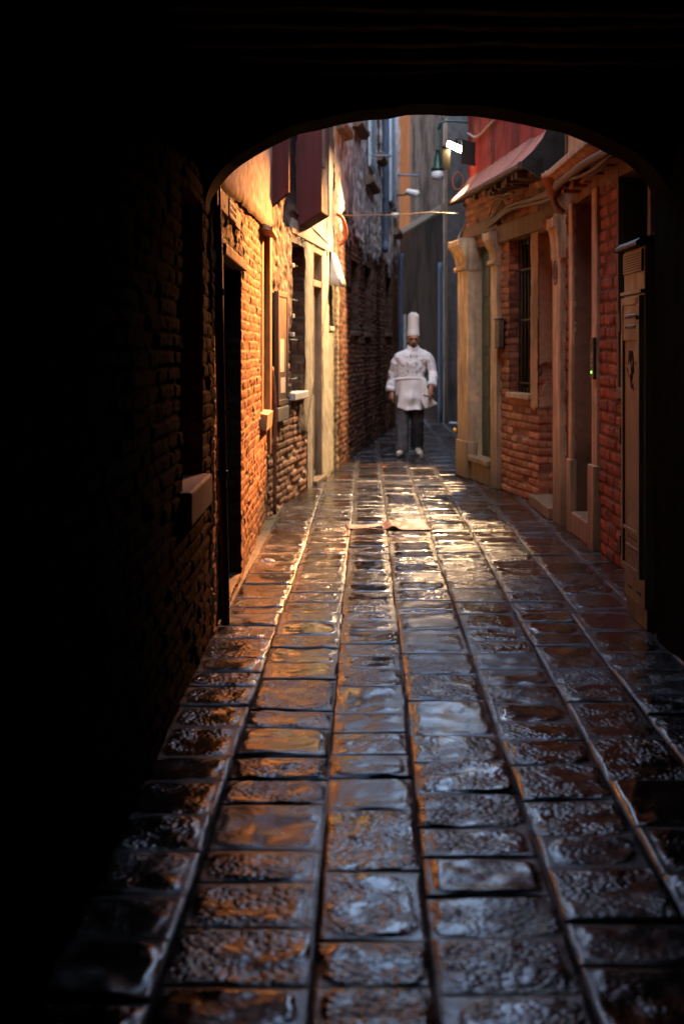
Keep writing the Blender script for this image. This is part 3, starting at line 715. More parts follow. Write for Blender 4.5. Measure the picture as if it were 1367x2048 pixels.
# cornice ledge, rubble below it, plaster wall above
cz=2.86
m=MB(); m.prism(FR1,[(-.05,cz-.10),(.12,cz-.10),(.19,cz-.05),(.22,cz-.045),(.22,cz+.01),(-.05,cz+.03)],.0,uy(11.15)); m.build('cornice',M['stone'],h4,bevel=.008)
def r1u(U,V): return plaster(U,V,621,(.50,.30,.16),.004,.4,.5)
r=Relief(); r.patch(lambda u,v,w: FR1(u,v,np.asarray(w)+.06),0,uy(11.05),cz-.02,6.4,.04,.04,r1u); r.build('upper_wall',M['plaster'],h4)
m=MB()
for i in range(46):
    u=random.uniform(.1,uy(11.0)); z=random.uniform(2.66,2.76); l_=random.uniform(.08,.24); t_=random.uniform(.02,.035); o_=random.uniform(.05,.15)
    m.box(FR1,u,u+l_,z,z+t_,-.02,o_)
m.box(FR1,.1,uy(11.0),2.695,2.72,-.02,.065)
m.build('corbel_rubble',M['tile'],h4,bevel=.005)
m=MB(); m.box(FR1,uy(11.06),FR1.len,2.96,6.4,-.3,-.02); m.build('party_wall',M['dark'],h4)  # near-black colour stands in for the shade of the gap here
# ------------------------------------------------------------------ R2 corner house
h5 = thing('corner_house', (1.7,15,0), 'corner house with pilastered doorway and red overhanging upper floor', 'house')
uy=FR2.uy
WW=(uy(13.36),uy(14.22),1.02,2.56); D0=(uy(14.84),uy(15.74),.27,2.60)
ob=lambda s: (lambda U,V: brick(U,V,s,bl=.21,ch=.075,j=.016,pal=((.36,.12,.06),(.46,.19,.095),(.28,.09,.045)),mortar=(.20,.12,.08),rel=.015,erode=.1,dirt=.35))
def r2fn(U,V):
    B=ob(701)(U,V); P=plaster(U,V,703,(.42,.25,.14),.005,.45,.4)
    m=np.where(U<WW[0], (V-.88)+.0*U, -.3)+.05*(fbm(U*6,V*6,705,3)-.5)*2
    return peel(U,V,np.clip(m,-.3,.3),P,B,.014)
r=Relief(); r.patch(FR2,0,FR2.len,-.06,3.2,.012,.010,r2fn,[WW,D0])
r.reveal(FR2,WW,.20,ob(707),.012); r.reveal(FR2,D0,.07,lambda U,V: plaster(U,V,709,(.50,.37,.22),.004,.4,.4),.03)
def pierside(U,V):
    B=ob(711)(U,V); P=plaster(U,V,713,(.40,.23,.13),.004,.5,.4)
    m=np.clip((V-.90)*1.0+.04*(fbm(U*6,V*6,715,3)-.5),-.3,.3); m=np.where(V>1.0,.3-.9*sst(.66,.72,fbm(U*7,V*4,717,3))*sst(2.0,1.4,V),m)
    return peel(U,V,m,P,B,.012)
r.patch(lambda U,V,h: WORLD(1.838+U,13.088-np.asarray(h)*.6,V),0,.17,.0,2.9,.012,.012,pierside)
r.build('wall',M['brick'],h5)
wd=window(h5,FR2,WW,.20,(1.12,1.75,2.25),7,(.05,.04,.0),sill_mat='stone',bar_w=-.09)
door(h5,FR2,D0,.07,'green_door',4,(D0[0]+.12,1.2))
def pilaster(u0,u1,w=.09):
    m=MB(); m.box(FR2,u0,u1,0,2.36,-.23,w); m.box(FR2,u0-.012,u1+.012,0,.42,-.02,w+.02)
    m.prism(FR2,[(-.2,2.36),(w+.03,2.36),(w+.035,2.39),(w+.005,2.41),(w+.02,2.50),(w+.06,2.58),(w+.09,2.62),(w+.10,2.64),(w+.10,2.70),(-.2,2.70)],u0-.015,u1+.015)
    p=m.build('pilaster',M['stone'],h5,bevel=.01); return p
m=MB(); m.box(FR2,uy(14.55),D0[0],0,2.34,-.20,.05); m.prism(FR2,[(-.1,2.34),(.05,2.34),(.08,2.35),(.08,2.38),(.055,2.40),(.07,2.50),(.11,2.57),(.13,2.60),(.13,2.68),(-.1,2.68)],uy(14.55)-.01,D0[0]+.015)
m.build('pilaster',M['stone'],h5,bevel=.008)
pp=pilaster(D0[1],uy(16.3))
q=MB(); u_=(D0[1]+uy(16.3))/2; q.lathe(FR2(u_,2.49,.09),[(.05,0),(.06,.015),(.03,.03),(.01,.032)],12,axis=FR2.n.tolist()+[0]); q.build('rosette',M['stone'],pp,smooth=True)
m=MB(); m.box(FR2,D0[0]+.01,D0[1]-.01,.21,.272,-.069,.10); m.box(FR2,D0[0]+.03,D0[1]-.03,0,.21,-.068,.06); m.build('step',M['stone'],h5,bevel=.01)
m=MB(); m.box(FR2,-1.3,uy(14.6),2.56,2.74,-.03,.045); m.build('lintel',M['stone_dk'],h5,bevel=.01)
m=MB(); m.box(FR2,uy(14.6)+.01,FR2.len,2.72,2.86,-.1,.03); m.build('fascia',M['brown'],h5,bevel=.01)
# corbelled brick band under the jetty
r=Relief(); 
def corb(U,V,h): return FJ(U,V,np.asarray(h)-.16+.16*np.clip((V-2.80)/.36,0,1)**1.5)
r.patch(corb,0,FJ.len,2.80,3.16,.014,.012,lambda U,V: brick(U,V,721,bl=.2,ch=.075,pal=((.42,.22,.11),(.50,.30,.16),(.34,.16,.08)),mortar=(.16,.11,.07),rel=.02,erode=.15,dirt=.45)); r.build('corbel_band',M['brick'],h5)
def redfn(U,V):
    P=plaster(U,V,731,(.36,.045,.030),.006,.5,.6)
    return P[0],P[1]
r=Relief(); r.patch(FJ,0,FJ.len,3.34,6.4,.03,.03,redfn)
r.patch(lambda U,V,h: WORLD(FJ(FJ.len,0,0)[0]+U,FJ(FJ.len,0,0)[1],V),0,1.2,2.8,6.4,.05,.05,redfn)
r.build('upper_wall',M['plaster'],h5)
m=MB()
r=Relief(); 
def skirt(U,V,h): 
    t=np.clip((V-3.06)/.30,0,1); return FJ(U,V,np.asarray(h)+.24*(1-t)**1.25)
r.patch(skirt,0,FJ.len,3.06,3.36,.02,.012,lambda U,V: plaster(U,V,733,(.44,.17,.12),.006,.4,.4)); r.build('skirt',M['plaster'],h5)
m.prism(FJ,[(-.2,3.14),(.23,3.02),(.25,3.03),(.245,3.065),(-.2,3.17)],0,FJ.len); 
u=0.0
while u<FJ.len-.2:
    l_=random.uniform(.08,.26); t_=random.uniform(-.012,.012)
    if random.random()<.85: m.hexa([FJ(a,z+t_*(a>u),b) for b in (-.1,.10+random.uniform(-.05,.07)) for z in (2.985+random.uniform(-.015,.02),3.046) for a in (u+.006,u+l_-.006)])
    u+=l_
m.build('eaves_course',M['brown'],h5,bevel=.006)
m=MB(); m.prism(FJ,[(-.4,2.82),(-.1,2.82),(.05,2.92),(.22,3.03),(.22,3.08),(.07,3.22),(.0,3.38),(.0,6.4),(-.4,6.4)],-.05,-.003); m.build('end_profile',M['dark'],h5)  # jetty end coloured near black to read as a shaded gap
# dentil cornice high on the red wall
m=MB(); du0=FJ.uy(14.6); m.box(FJ,du0,FJ.len+.02,4.52,4.60,.0,.16)
k=du0
while k<FJ.len-.08: m.box(FJ,k,k+.07,4.38,4.52,.0,.12); k+=.13
m.build('dentil_cornice',M['tile'],h5,bevel=.006)
m=MB(); m.box(WORLD,1.66,1.72,16.32,17.8,0,2.9); m.box(WORLD,1.50,1.72,16.302,16.36,0,2.9)
m.hexa([(1.70,17.8,0),(2.6,27.9,0),(1.70,17.8,6.4),(2.6,27.9,6.4),(1.78,17.8,0),(2.7,27.9,0),(1.78,17.8,6.4),(2.7,27.9,6.4)])
m.build('side_wall',M['stone_dk'],h5)

# ------------------------------------------------------------------ roofs and rear walls give each house its bulk
def bulk(parent,T,u0,u1,z,depth=2.2,ins=.45):
    m=MB(); m.box(T,u0,u1,z-.12,z,-depth,.12); m.build('roof',M['tile'],parent)
    m=MB(); m.box(T,u0+.001,u1-.001,-.05,z-.12,-depth,-ins); m.build('interior_wall',M['dark'],parent)
bulk(h1,FL1,0.01,FL1.len,6.4); bulk(h2_,FL2,0.01,FL2.len,6.52); bulk(h3,FL3,0.01,FL3.len,7.1)
bulk(h4,FR1,0.03,FR1.len,6.5); bulk(h5,FR2,-.2,FR2.len-.05,6.5)
bulk(arch,Frame((-.67,-3),(-.67,7.1),'L'),0,10.1,6.38,2.2,.46); bulk(arch,Frame((1.60,-3),(1.60,7.1),'R'),0,10.1,6.38,2.2,.1)

# ------------------------------------------------------------------ pipes
def pipe(name,pts,r_,mt,label,clips=(),group=None):
    base=min(pts,key=lambda p:p[2]); t=thing(name,tuple(base),label,'drainpipe',group)
    MB().tube(chain(pts,5),r_,12).build('pipe',M[mt],t,smooth=True)
    for c in clips:
        q=MB(); q.lathe(c,[(r_+.002,-.02),(r_+.008,-.018),(r_+.008,.018),(r_+.002,.02)],12,caps=False); q.build('clip',M[mt],t)
    return t
p0=FL1(.30,0.0,.045); p1=FL1(.06,2.9,.005)
cl=lambda z: p0+(p1-p0)*z/2.9
pipe('drainpipe',[p0,cl(.7),cl(1.5),cl(2.2),p1],.024,'blackpipe','black drainpipe running up the brick beside the dark doorway',[cl(.8),cl(1.75)])
b0=FL2(.06,0,.05); pipe('drainpipe',[b0,FL2(.06,.5,.05),FL2(.06,1.0,.05),FL2(.06,1.3,.02)],.017,'rust','short rusty drainpipe at the foot of the notice case corner',[FL2(.06,.6,.05)])
uy=FL3.uy
u_=uy(23.4); pipe('drainpipe',[FL3(u_-.35,3.10,.10),FL3(u_-.1,3.2,.09),FL3(u_,3.35,.08),FL3(u_,4.5,.08),FL3(u_,6,.08),FL3(u_,6.95,.08)],.055,'bluepipe','blue grey drainpipe with angled outlet between two pale shutters',[FL3(u_,4.0,.08),FL3(u_,5.4,.08)])
u_=uy(26.9); pipe('drainpipe',[FL3(u_,0,.09),FL3(u_,1.5,.09),FL3(u_,2.6,.09),FL3(u_,3.3,.09)],.05,'bluepipe','blue grey drainpipe rising to the left of the white hat',[FL3(u_,1.6,.09)])
pipe('drainpipe',[FB(.0,0,.08),FB(.0,1.5,.08),FB(.0,2.5,.08),FB(.0,3.2,.08)],.05,'bluepipe','thin blue drainpipe on the grey wall behind the person',[FB(0,1.2,.08)])
# hopper on the right cornice
t=thing('rain_hopper',tuple(FR1(FR1.uy(11.15),2.5,.12)),'terracotta rain hopper at the end of the lit cornice','hopper')
c_=FR1(FR1.uy(11.12),2.78,.16); MB().lathe(c_,[(.035,-.12),(.05,-.10),(.085,.02),(.10,.03),(.10,.07),(.08,.07),(.05,.0)],14,caps=False).build('funnel',M['tile'],t,smooth=True)
MB().tube(chain([c_-np.array([0,0,.08]),c_-np.array([0,0,.14]),c_-np.array([-.03,0,.20]),c_-np.array([-.08,0,.24])]),.024,10).build('spout',M['rust'],t,smooth=True)

# ------------------------------------------------------------------ cables
def cable(pts,r_,mt,label,group=None,n=8):
    o=MB().tube(chain(pts,n),r_,7).build('cable',M[mt],smooth=True); return setp(o,label,'cable',group)
cable([FL3(.7,3.11,.02),(.35,17.0,3.085),(.75,16.8,3.075),(1.05,16.6,3.08),(1.36,16.45,3.05)],.006,'cable','thin pale cable strung across the alley above the person')
G='sagging cables tied under the right cornice'
LB=['thickest cable sagging below the right cornice','thin cable dipping lowest under the right cornice','cable nearest the wall under the right cornice','looping cable rising to the rain hopper']
for i in range(4):
    o_=.035*i
    pts=[FJ(FJ.len-1.3,2.86-o_*.6,.10),FJ(FJ.len-1.9,2.74-o_,.06),FJ(FJ.len-2.9,2.76-o_*1.2,.03+.02*i),FJ(FJ.len-4.2,2.80-o_*.6,.02+.01*i),FR1(FR1.uy(11.7),2.76-o_*.5+.03*(i%2),.12),FR1(FR1.uy(10.8),2.74+.02*(i%2),.17),FR1(FR1.uy(9.6),2.72-o_*.4,.20-.03*i),FR1(FR1.uy(8.4),2.66+.02*i,.20-.02*i),FR1(FR1.uy(7.3),2.70,.17)]
    pts=[p+np.array([random.gauss(0,.008),0,random.gauss(0,.012)]) for p in pts]
    cable(pts,[.028,.016,.019,.013][i],'cable',LB[i],G)
for i,lb in enumerate(('low loop of cable hanging off the corner below the red skirt','slack cable crossing the brick band under the red skirt')):
    cable([FJ(FJ.len-.9-.2*i,2.98,.16),FJ(FJ.len-1.5-.1*i,2.80-.05*i,.10),FJ(FJ.len-2.4-.6*i,2.70+.06*i,.07),FJ(FJ.len-3.4-.7*i,2.90,.10),FJ(FJ.len-4.6-.3*i,2.84+.05*i,.12)],.010+.004*i,'cable',lb,G)
cable([FJ(FJ.len-.15,3.92,.02),FJ(FJ.len-1.2,3.78,.02),FJ(FJ.len-2.6,3.80,.02),FJ(2.3,3.82,.02),FJ(1.6,3.92,.02),FJ(.1,3.72,.02)],.013,'palecable','pale cable looped along the red upper wall')
cable([FR2(FR2.uy(16.2),2.70,.12),FJ(FJ.len-1.45,2.95,.10),FJ(FJ.len-1.4,3.05,.12)],.010,'cable','short cable dropping onto the far pilaster capital')
cable([FL2(1.15,2.80,.03),FL2(1.9,2.76,.035),FL2(2.7,2.72,.036),FL2(3.7,2.66,.03)],.009,'cable','black cable crossing above the cream door')
cable([FR1(FR1.uy(11.0),2.95,.08),FR1(FR1.uy(10.95),3.3,.09),FR1(FR1.uy(10.85),3.9,.09),FR1(FR1.uy(10.8),5,.08)],.010,'cable','cable climbing the dark gap beside the red wall end')
for k,(y_,l_) in enumerate(((10.0,'straight cable dropping on the ochre wall above the cornice'),(9.75,'curved cable dropping on the ochre wall above the cornice'))):
    cable([FR1(FR1.uy(y_),2.92,.085),FR1(FR1.uy(y_-.12*k),3.1,.085),FR1(FR1.uy(y_-.25*k),3.6,.085)],.008,'cable',l_)
# coil of pale cable on the jetty corner
c_=np.array([1.46,17.65,3.58])
o=MB().tube([c_+np.array([.07*math.cos(t),.02*math.sin(2*t),.11*math.sin(t)])*(1+.03*math.sin(5*t)) for t in np.linspace(0,4*math.pi,60)],.010,6).build('cable_coil',M['cable'],smooth=True); setp(o,'small coil of pale cable hanging below the lit floodlight','cable coil')

# ------------------------------------------------------------------ flood lamp
LP=np.array([1.41,17.55,4.0])
fl=thing('floodlight',tuple(LP),'small lit floodlight on an arm at the red wall corner','floodlight')
nd=np.array([-.42,-.80,-.52]); nd/=np.linalg.norm(nd)
ax_=np.array([.75,-.25,-.40]); ax_-=nd*np.dot(ax_,nd); ax_/=np.linalg.norm(ax_); bx_=np.cross(nd,ax_)
TL=lambda u,v,w: LP+ax_*u+bx_*v+nd*w
m=MB(); p8=[TL(a*s_,b*s_,c) for c,s_ in ((-.07,.6),(0,1)) for b in (-.052,.052) for a in (-.112,.112)]; m.hexa(p8); m.build('housing',M['iron'],fl,bevel=.006)
m=MB(); m.box(TL,-.10,.10,-.042,.042,.001,.005); m.build('lens',M['led'],fl)
m=MB(); m.tube(chain([TL(.0,.0,-.06),LP+np.array([.03,-.02,.09]),LP+np.array([.12,-.1,.06]),LP+np.array([.20,-.2,-.02])]),.012,8); m.build('arm',M['iron'],fl,smooth=True)
SP=np.array([1.53,17.40,3.93])   # place of an added spot, hidden behind the added plate
m=MB()
def slab(p0,p1,q0,q1,t):  # thin sheet between two upright edges
    a=np.array([p0,q0,p1,q1],float); n_=np.cross(a[1]-a[0],a[2]-a[0]); n_/=np.linalg.norm(n_)
    return [a[0],a[1],a[2],a[3],a[0]+n_*t,a[1]+n_*t,a[2]+n_*t,a[3]+n_*t]
v0=SP+np.array([-.085,-.36,-.215]); v1=SP+np.array([.10,-.34,-.24])
m.hexa(slab(v0,v0+np.array([.01,0,.295]),v1,v1+np.array([0,0,.28]),.008)); m.build('added_visor',M['iron'],fl)  # dark lamp head enlarged into an added plate; keeps beam off the passage
m=MB(); r0=SP+np.array([.07,.06,-.16]); m.hexa(slab(v1,v1+np.array([0,0,.28]),r0,r0+np.array([0,0,.22]),.006)); m.build('added_beam_flap',M['iron'],fl)  # added plate that keeps the beam off the red wall
m=MB(); m.hexa(slab(v0+np.array([.01,0,.295]),SP+np.array([-.05,.06,.06]),v1+np.array([0,0,.28]),r0+np.array([0,0,.22]),.006)); m.build('added_top_plate',M['iron'],fl)  # added plate closing the beam shield at the top
import mathutils
sp_=bpy.data.lights.new('floodlight_beam','SPOT'); sp_.energy=17000; sp_.color=(1,.32,.07); sp_.spot_size=R(28); sp_.spot_blend=1.0; sp_.shadow_soft_size=.022
so=bpy.data.objects.new('floodlight_beam',sp_); COL.objects.link(so); so.parent=fl
so.location=mathutils.Vector(SP-LP); so.rotation_euler=mathutils.Vector((-2.19,-8.0,-3.0)).to_track_quat('-Z','Y').to_euler()

SWP=LP+nd*.06
M['flat_black'] = mat('light_absorbing_black', (.002,.002,.002), 1.0, .1, 5, 0, spec=0.0, rvar=.0)  # black that stays dark beside the spot, for the added plate
q0=SWP+np.array([-.035,-.013,-.27]); q1=SWP+np.array([-.135,-.088,-.27]); hz=np.array([0,0,.29])
m=MB(); m.hexa(slab(q0,q0+hz,q1,q1+hz,.003)); m.build('added_side_plate',M['flat_black'],fl)  # added plate that cuts the wide spot at the far wall corner
# added wide spot for the lens's spread, turned to the wall opposite
sw_=bpy.data.lights.new('floodlight_wide','SPOT'); sw_.energy=3000; sw_.color=(1,.62,.30); sw_.spot_size=R(90); sw_.spot_blend=.55; sw_.shadow_soft_size=.018
so=bpy.data.objects.new('floodlight_wide',sw_); COL.objects.link(so); so.parent=fl
so.location=mathutils.Vector(nd*.06); so.rotation_euler=mathutils.Vector((-.54,-.47,-.795)).to_track_quat('-Z','Y').to_euler()

# street lantern
lc=np.array([1.40,20.5,4.06])
ln=thing('street_lantern',tuple(lc),'unlit green street lantern with white globe on a wall bracket','lantern')
MB().lathe(lc,[(.02,-.12),(.08,-.115),(.095,-.06),(.09,.0),(.06,.02)],18).build('globe',M['globe'],ln,smooth=True)
MB().lathe(lc,[(.10,.02),(.10,.05),(.06,.08),(.055,.2),(.035,.24),(.03,.30),(.04,.31),(.03,.33),(.016,.35),(.016,.62)],16).build('cap',M['lantern'],ln,smooth=True)
MB().tube(chain([lc+np.array([0,0,.62]),lc+np.array([.05,0,.72]),lc+np.array([.2,0,.74]),lc+np.array([.55,.0,.72])]),.018,8).build('bracket',M['lantern'],ln,smooth=True)
MB().tube(chain([lc+np.array([0.02,0,.62]),lc+np.array([.15,0,.86]),lc+np.array([.30,0,.90]),lc+np.array([.55,.0,.80])]),.010,8).build('scroll',M['lantern'],ln,smooth=True)

# ------------------------------------------------------------------ wall things
u0,u1=FL2.uy(12.5),FL2.uy(13.02)
nc=thing('notice_case',tuple(FL2((u0+u1)/2,.95,.04)),'framed glass notice case on the shabby wall left of the barred window','notice case')
m=MB(); z0,z1=.95,1.98
m.box(FL2,u0,u0+.04,z0,z1,.02,.062); m.box(FL2,u1-.04,u1,z0,z1,.02,.062); m.box(FL2,u0+.04,u1-.04,z1-.05,z1,.02,.062); m.box(FL2,u0+.04,u1-.04,z0,z0+.05,.02,.062); m.build('frame',M['stone_dk'],nc,bevel=.005)
m=MB(); m.box(FL2,u0+.04,u1-.04,z0+.05,z1-.05,.03,.055); m.build('backboard',M['greydoor'],nc)
m=MB(); m.box(FL2,u0+.10,u0+.32,1.25,1.55,.0555,.058); m.box(FL2,u0+.14,u0+.38,1.06,1.2,.0555,.058); m.build('notice',M['paper'],nc)
o=MB().box(FL2,u0-.02,u1+.06,.80,.935,-.01,.06).build('stone_shelf',M['cream'],bevel=.012); setp(o,'pale stone shelf under the glass notice case','shelf')

# orange hose and white hood by the cream door
uh=3.95
o=MB().tube(chain([FL2(uh-.05,3.02,.10),FL2(uh-.02,2.98,.16),FL2(uh+.02,2.86,.20),FL2(uh+.04,2.74,.19),FL2(uh,2.66,.13)],8),.020,10).build('corrugated_hose',M['orange'],smooth=True); setp(o,'short bright orange hose hanging above the white hood','hose')
hd=[];n=14
for k,(z,rw,rl) in enumerate(((2.58,.03,.05),(2.54,.06,.09),(2.42,.10,.13),(2.30,.13,.17),(2.20,.16,.20),(2.195,.14,.18))):
    for i in range(n+1):
        t=math.pi*i/n; f=1+.06*math.sin(7*t+k*.6)
        hd.append(FL2(4.12-rl*math.cos(t)*f,z+.01*math.sin(5*t),.02+rw*math.sin(t)*f))
fs=[(k*(n+1)+i,k*(n+1)+i+1,(k+1)*(n+1)+i+1,(k+1)*(n+1)+i) for k in range(5) for i in range(n)]
o=make('hood',hd,fs,M['white'],smooth=True); setp(o,'white folded hood flaring out above a small dark window','hood')

# things on far left wall: poles, camera
def pole(y_,z_,l_,label):
    a=FL3(FL3.uy(y_),z_,.0); d=np.array([1,-.05,-.02]); 
    o=MB().tube([a,a+d*l_*.5,a+d*l_],.020,8).build('washing_line_pole',M['shutter'],smooth=True); return setp(o,label,'pole','washing line poles')
pole(20.9,4.35,.36,'pale metal pole jutting out beneath the nearer pale shutter'); pole(27.2,4.85,.46,'pale metal pole jutting out at the far end of the rough wall')
t=thing('security_camera',tuple(FL3(FL3.uy(26.2),4.4,.1)),'small pale security camera on the far left wall','camera')
c_=FL3(FL3.uy(26.3),4.40,.26); MB().tube([FL3(FL3.uy(26.3),4.36,0),FL3(FL3.uy(26.3),4.36,.2),c_],.018,8).build('bracket',M['iron'],t)
MB().lathe(c_-np.array([.0,.12,0]),[(.05,-.02),(.065,.0),(.065,.24),(.05,.26)],12,axis=(.5,-.5,-.15)).build('body',M['white'],t,smooth=True)
t=thing('wall_spotlight',tuple(FL3(FL3.uy(23.9),4.1,.1)),'tiny pale spotlight on the wall right of the angled drainpipe','spotlight')
c_=FL3(FL3.uy(24.2),3.78,.12); MB().tube([FL3(FL3.uy(24.2),3.78,0),c_],.015,8).build('bracket',M['iron'],t); MB().lathe(c_,[(.03,0),(.05,.05),(.05,.12)],10,axis=(.9,-.3,-.1)).build('shade',M['white'],t,smooth=True)

# right wall: conduit, box on pilaster, intercom, yellow tag
pu=FR2.uy(16.3)
o=MB().tube(chain([FR2(pu+.03,2.45,.03),FR2(pu+.05,2.3,.05),FR2(pu+.05,1.8,.05),FR2(pu+.05,1.62,.05),FR2(pu+.02,1.58,.05)],6),.016,8).build('conduit',M['cream'],smooth=True); setp(o,'thin pale conduit on the outer edge of the far pilaster','conduit')
t=thing('menu_box',tuple(FR2(FR2.uy(14.6),1.5,.06)),'slim grey metal box fixed to the brick beside the green doorway','box')
a_=FR2.uy(14.36); MB().box(FR2,a_,a_+.17,1.48,1.76,.022,.075).build('case',M['greydoor'],t,bevel=.006)
m=MB(); m.box(FR2,a_-.005,a_+.175,1.76,1.775,.02,.085); m.box(FR2,a_-.005,a_+.175,1.465,1.48,.02,.08); m.build('end_cap',M['iron'],t)
t=thing('intercom',tuple(FR1(FR1.uy(10.1),1.2,.03)),'narrow dark intercom panel with a green light beside the doorway','intercom')
a_=FR1.uy(10.02); MB().box(FR1,a_,a_+.12,1.24,1.54,.023,.045).build('plate',M['cab_dk'],t,bevel=.004)
m=MB()
for k in range(5): m.box(FR1,a_+.02,a_+.10,1.44+k*.016,1.448+k*.016,.045,.047)
m.build('speaker_slot',M['ink'],t); MB().lathe(FR1(a_+.06,1.29,.045),[(.010,0),(.010,.006),(.003,.008)],10,axis=FR1.n.tolist()+[0]).build('lamp',M['greenled'],t)
for k in range(3): MB().lathe(FR1(a_+.06,1.34+.03*k,.045),[(.009,0),(.009,.005),(.003,.006)],10,axis=FR1.n.tolist()+[0]).build('button',M['steel'],t)
o=MB().lathe(FR2(pu-.02,.52,.11),[(.02,0),(.028,.01),(.02,.03),(.004,.034)],10,axis=FR2.n.tolist()+[0]).build('reflector',M['yellow'],smooth=True); setp(o,'tiny yellow reflector low on the far pilaster','reflector')

# ------------------------------------------------------------------ utility cabinet
cb=thing('utility_cabinet',(1.69,7.46,0),'tall beige metal utility cabinet standing at the right of the arch','cabinet')
FCb=Frame((1.555,7.2),(1.555,7.73),'R')
m=MB(); m.box(FCb,0,.53,0,.11,-.27,-.012); m.build('plinth',M['cab_dk'],cb,bevel=.006)
m=MB(); m.box(FCb,0,.53,.11,1.99,-.27,0); m.build('body',M['cab'],cb,bevel=.006)
m=MB(); m.prism(FCb,[(-.30,2.0),(.045,1.99),(.05,2.005),(.02,2.03),(-.28,2.055)],-.03,.56); m.build('roof',M['cab_dk'],cb,bevel=.004)
m=MB(); m.box(FCb,.03,.50,1.86,1.975,.0,.012); lo=m.build('vent_panel',M['cab'],cb,bevel=.003)
m=MB()
for k in range(7):
    for j_ in range(11): m.box(FCb,.055+j_*.039,.055+j_*.039+.030,1.872+k*.0135,1.872+k*.0135+.007,.0115,.0125)
m.build('slot',M['ink'],lo)
m=MB(); m.box(FCb,.0,.53,1.745,1.765,.0,.022); m.build('rail',M['cab'],cb,bevel=.004)
m=MB(); m.box(FCb,.03,.50,.26,1.735,.0,.012)
# raised rim leaves a sunk panel
m.box(FCb,.03,.075,.262,1.733,.0118,.024); m.box(FCb,.455,.50,.262,1.733,.0118,.024); m.box(FCb,.075,.455,1.69,1.733,.0118,.024); m.box(FCb,.075,.455,.262,.30,.0118,.024); m.box(FCb,.075,.455,.48,.50,.0118,.022); m.box(FCb,.075,.455,1.50,1.69,.0118,.02)
dd=m.build('door',M['cab'],cb,bevel=.003)
m=MB()
for z in (1.63,1.575):
    for k in range(6): m.lathe(FCb(.15+k*.045,z,.02),[(.012,0),(.011,.006),(.004,.009)],8,axis=(-1,0,0))
for z in (.455,.40):
    for k in range(6): m.lathe(FCb(.13+k*.05,z,.012),[(.011,0),(.010,.006),(.004,.008)],8,axis=(-1,0,0))
m.build('vent_stud',M['steel'],dd,smooth=True)
q=MB(); q.box(FCb,.06,.12,1.695,1.725,.024,.026); q.build('sticker',M['graffiti'],dd)
q=MB(); q.lathe(FCb(.055,1.62,.024),[(.012,0),(.012,.012),(.004,.014)],10,axis=(-1,0,0)); q.build('lock',M['iron'],dd)
g0=FCb(.30,1.3,.0135)
def gp(a,b): return FCb(.27-a*.13,1.355+b*.10,.0135)
m=MB()
for st in ([(-.6,.2),(-.2,.9),(.1,-.7),(.4,.6)],[(-.9,.0),(-.3,-.5),(.5,.3),(.9,.2)],[(-.4,.9),(-.1,.2),(.2,.9),(.5,-.3)],[(-.2,-.4),(.0,-1.1),(.2,-.9)],[(.3,-.8),(.5,-1.2)]):
    m.tube(chain([gp(*p) for p in st],6),.0035,5)
m.build('graffiti',M['graffiti'],dd)
for z in (1.60,.98,.38):
    q=MB(); q.box(FCb,.50,.535,z-.05,z+.05,.0,.03); q.build('hinge',M['iron'],cb,bevel=.004)
m=MB(); m.box(FCb,.32,.42,.165,.18,.0,.002); m.box(FCb,.10,.20,.165,.18,.0,.002); m.build('slot',M['ink'],cb)

# ------------------------------------------------------------------ litter
def sheet(name,outline,fold,mt,label,cat):
    pass
rr=np.random.default_rng(3)
def crumple(name,cx_,cy_,w,l,hgt,mt,label,cat,rot=0,nx=26,ny=14,shape=None,seed=0):
    u=np.linspace(-1,1,nx); v=np.linspace(-1,1,ny); U,V=np.meshgrid(u,v)
    Z=hgt*np.abs(fbm(U*2.2+5,V*1.8+seed,seed,3)-.35)*1.6+.006
    if shape is not None: U,V,Z=shape(U,V,Z)
    X=cx_+(U*w*math.cos(rot)-V*l*math.sin(rot)); Y=cy_+(U*w*math.sin(rot)+V*l*math.cos(rot))
    idx=np.arange(nx*ny).reshape(ny,nx)
    o=make(name,np.stack([X,Y,Z],-1).reshape(-1,3),np.stack([idx[:-1,:-1],idx[:-1,1:],idx[1:,1:],idx[1:,:-1]],-1).reshape(-1,4),M[mt],loc=(cx_,cy_,0))
    s=o.modifiers.new('thick','SOLIDIFY'); s.thickness=.003
    return setp(o,label,cat)
def sh1(U,V,Z):
    tap=.35+.65*sst(-1,.4,U)
    fold=.03*np.exp(-((U-.08)/.10)**2)+.02*np.exp(-((U-.55)/.3)**2)*(V>0)
    return U,V*tap,Z*.7+fold+.010*sst(.2,1,V)
crumple('cardboard',.375,11.42,.345,.20,.022,'card','flattened torn pink brown cardboard lying across the paving','cardboard',.06,shape=sh1,seed=4)
def sh2(U,V,Z): r2=np.hypot(U,V); return U*(1-.2*V*V),V*(1-.2*U*U),Z*sst(1.3,.2,r2)+.004
crumple('paper_scrap',-.505,9.58,.05,.035,.035,'paper','crumpled white paper scrap near the orange brick wall','paper',.3,18,12,sh2,seed=8)
crumple('leaf_scrap',.52,17.3,.035,.02,.012,'orange','tiny red scrap on the wet paving before the person','scrap',.5,8,6,sh2,seed=11)

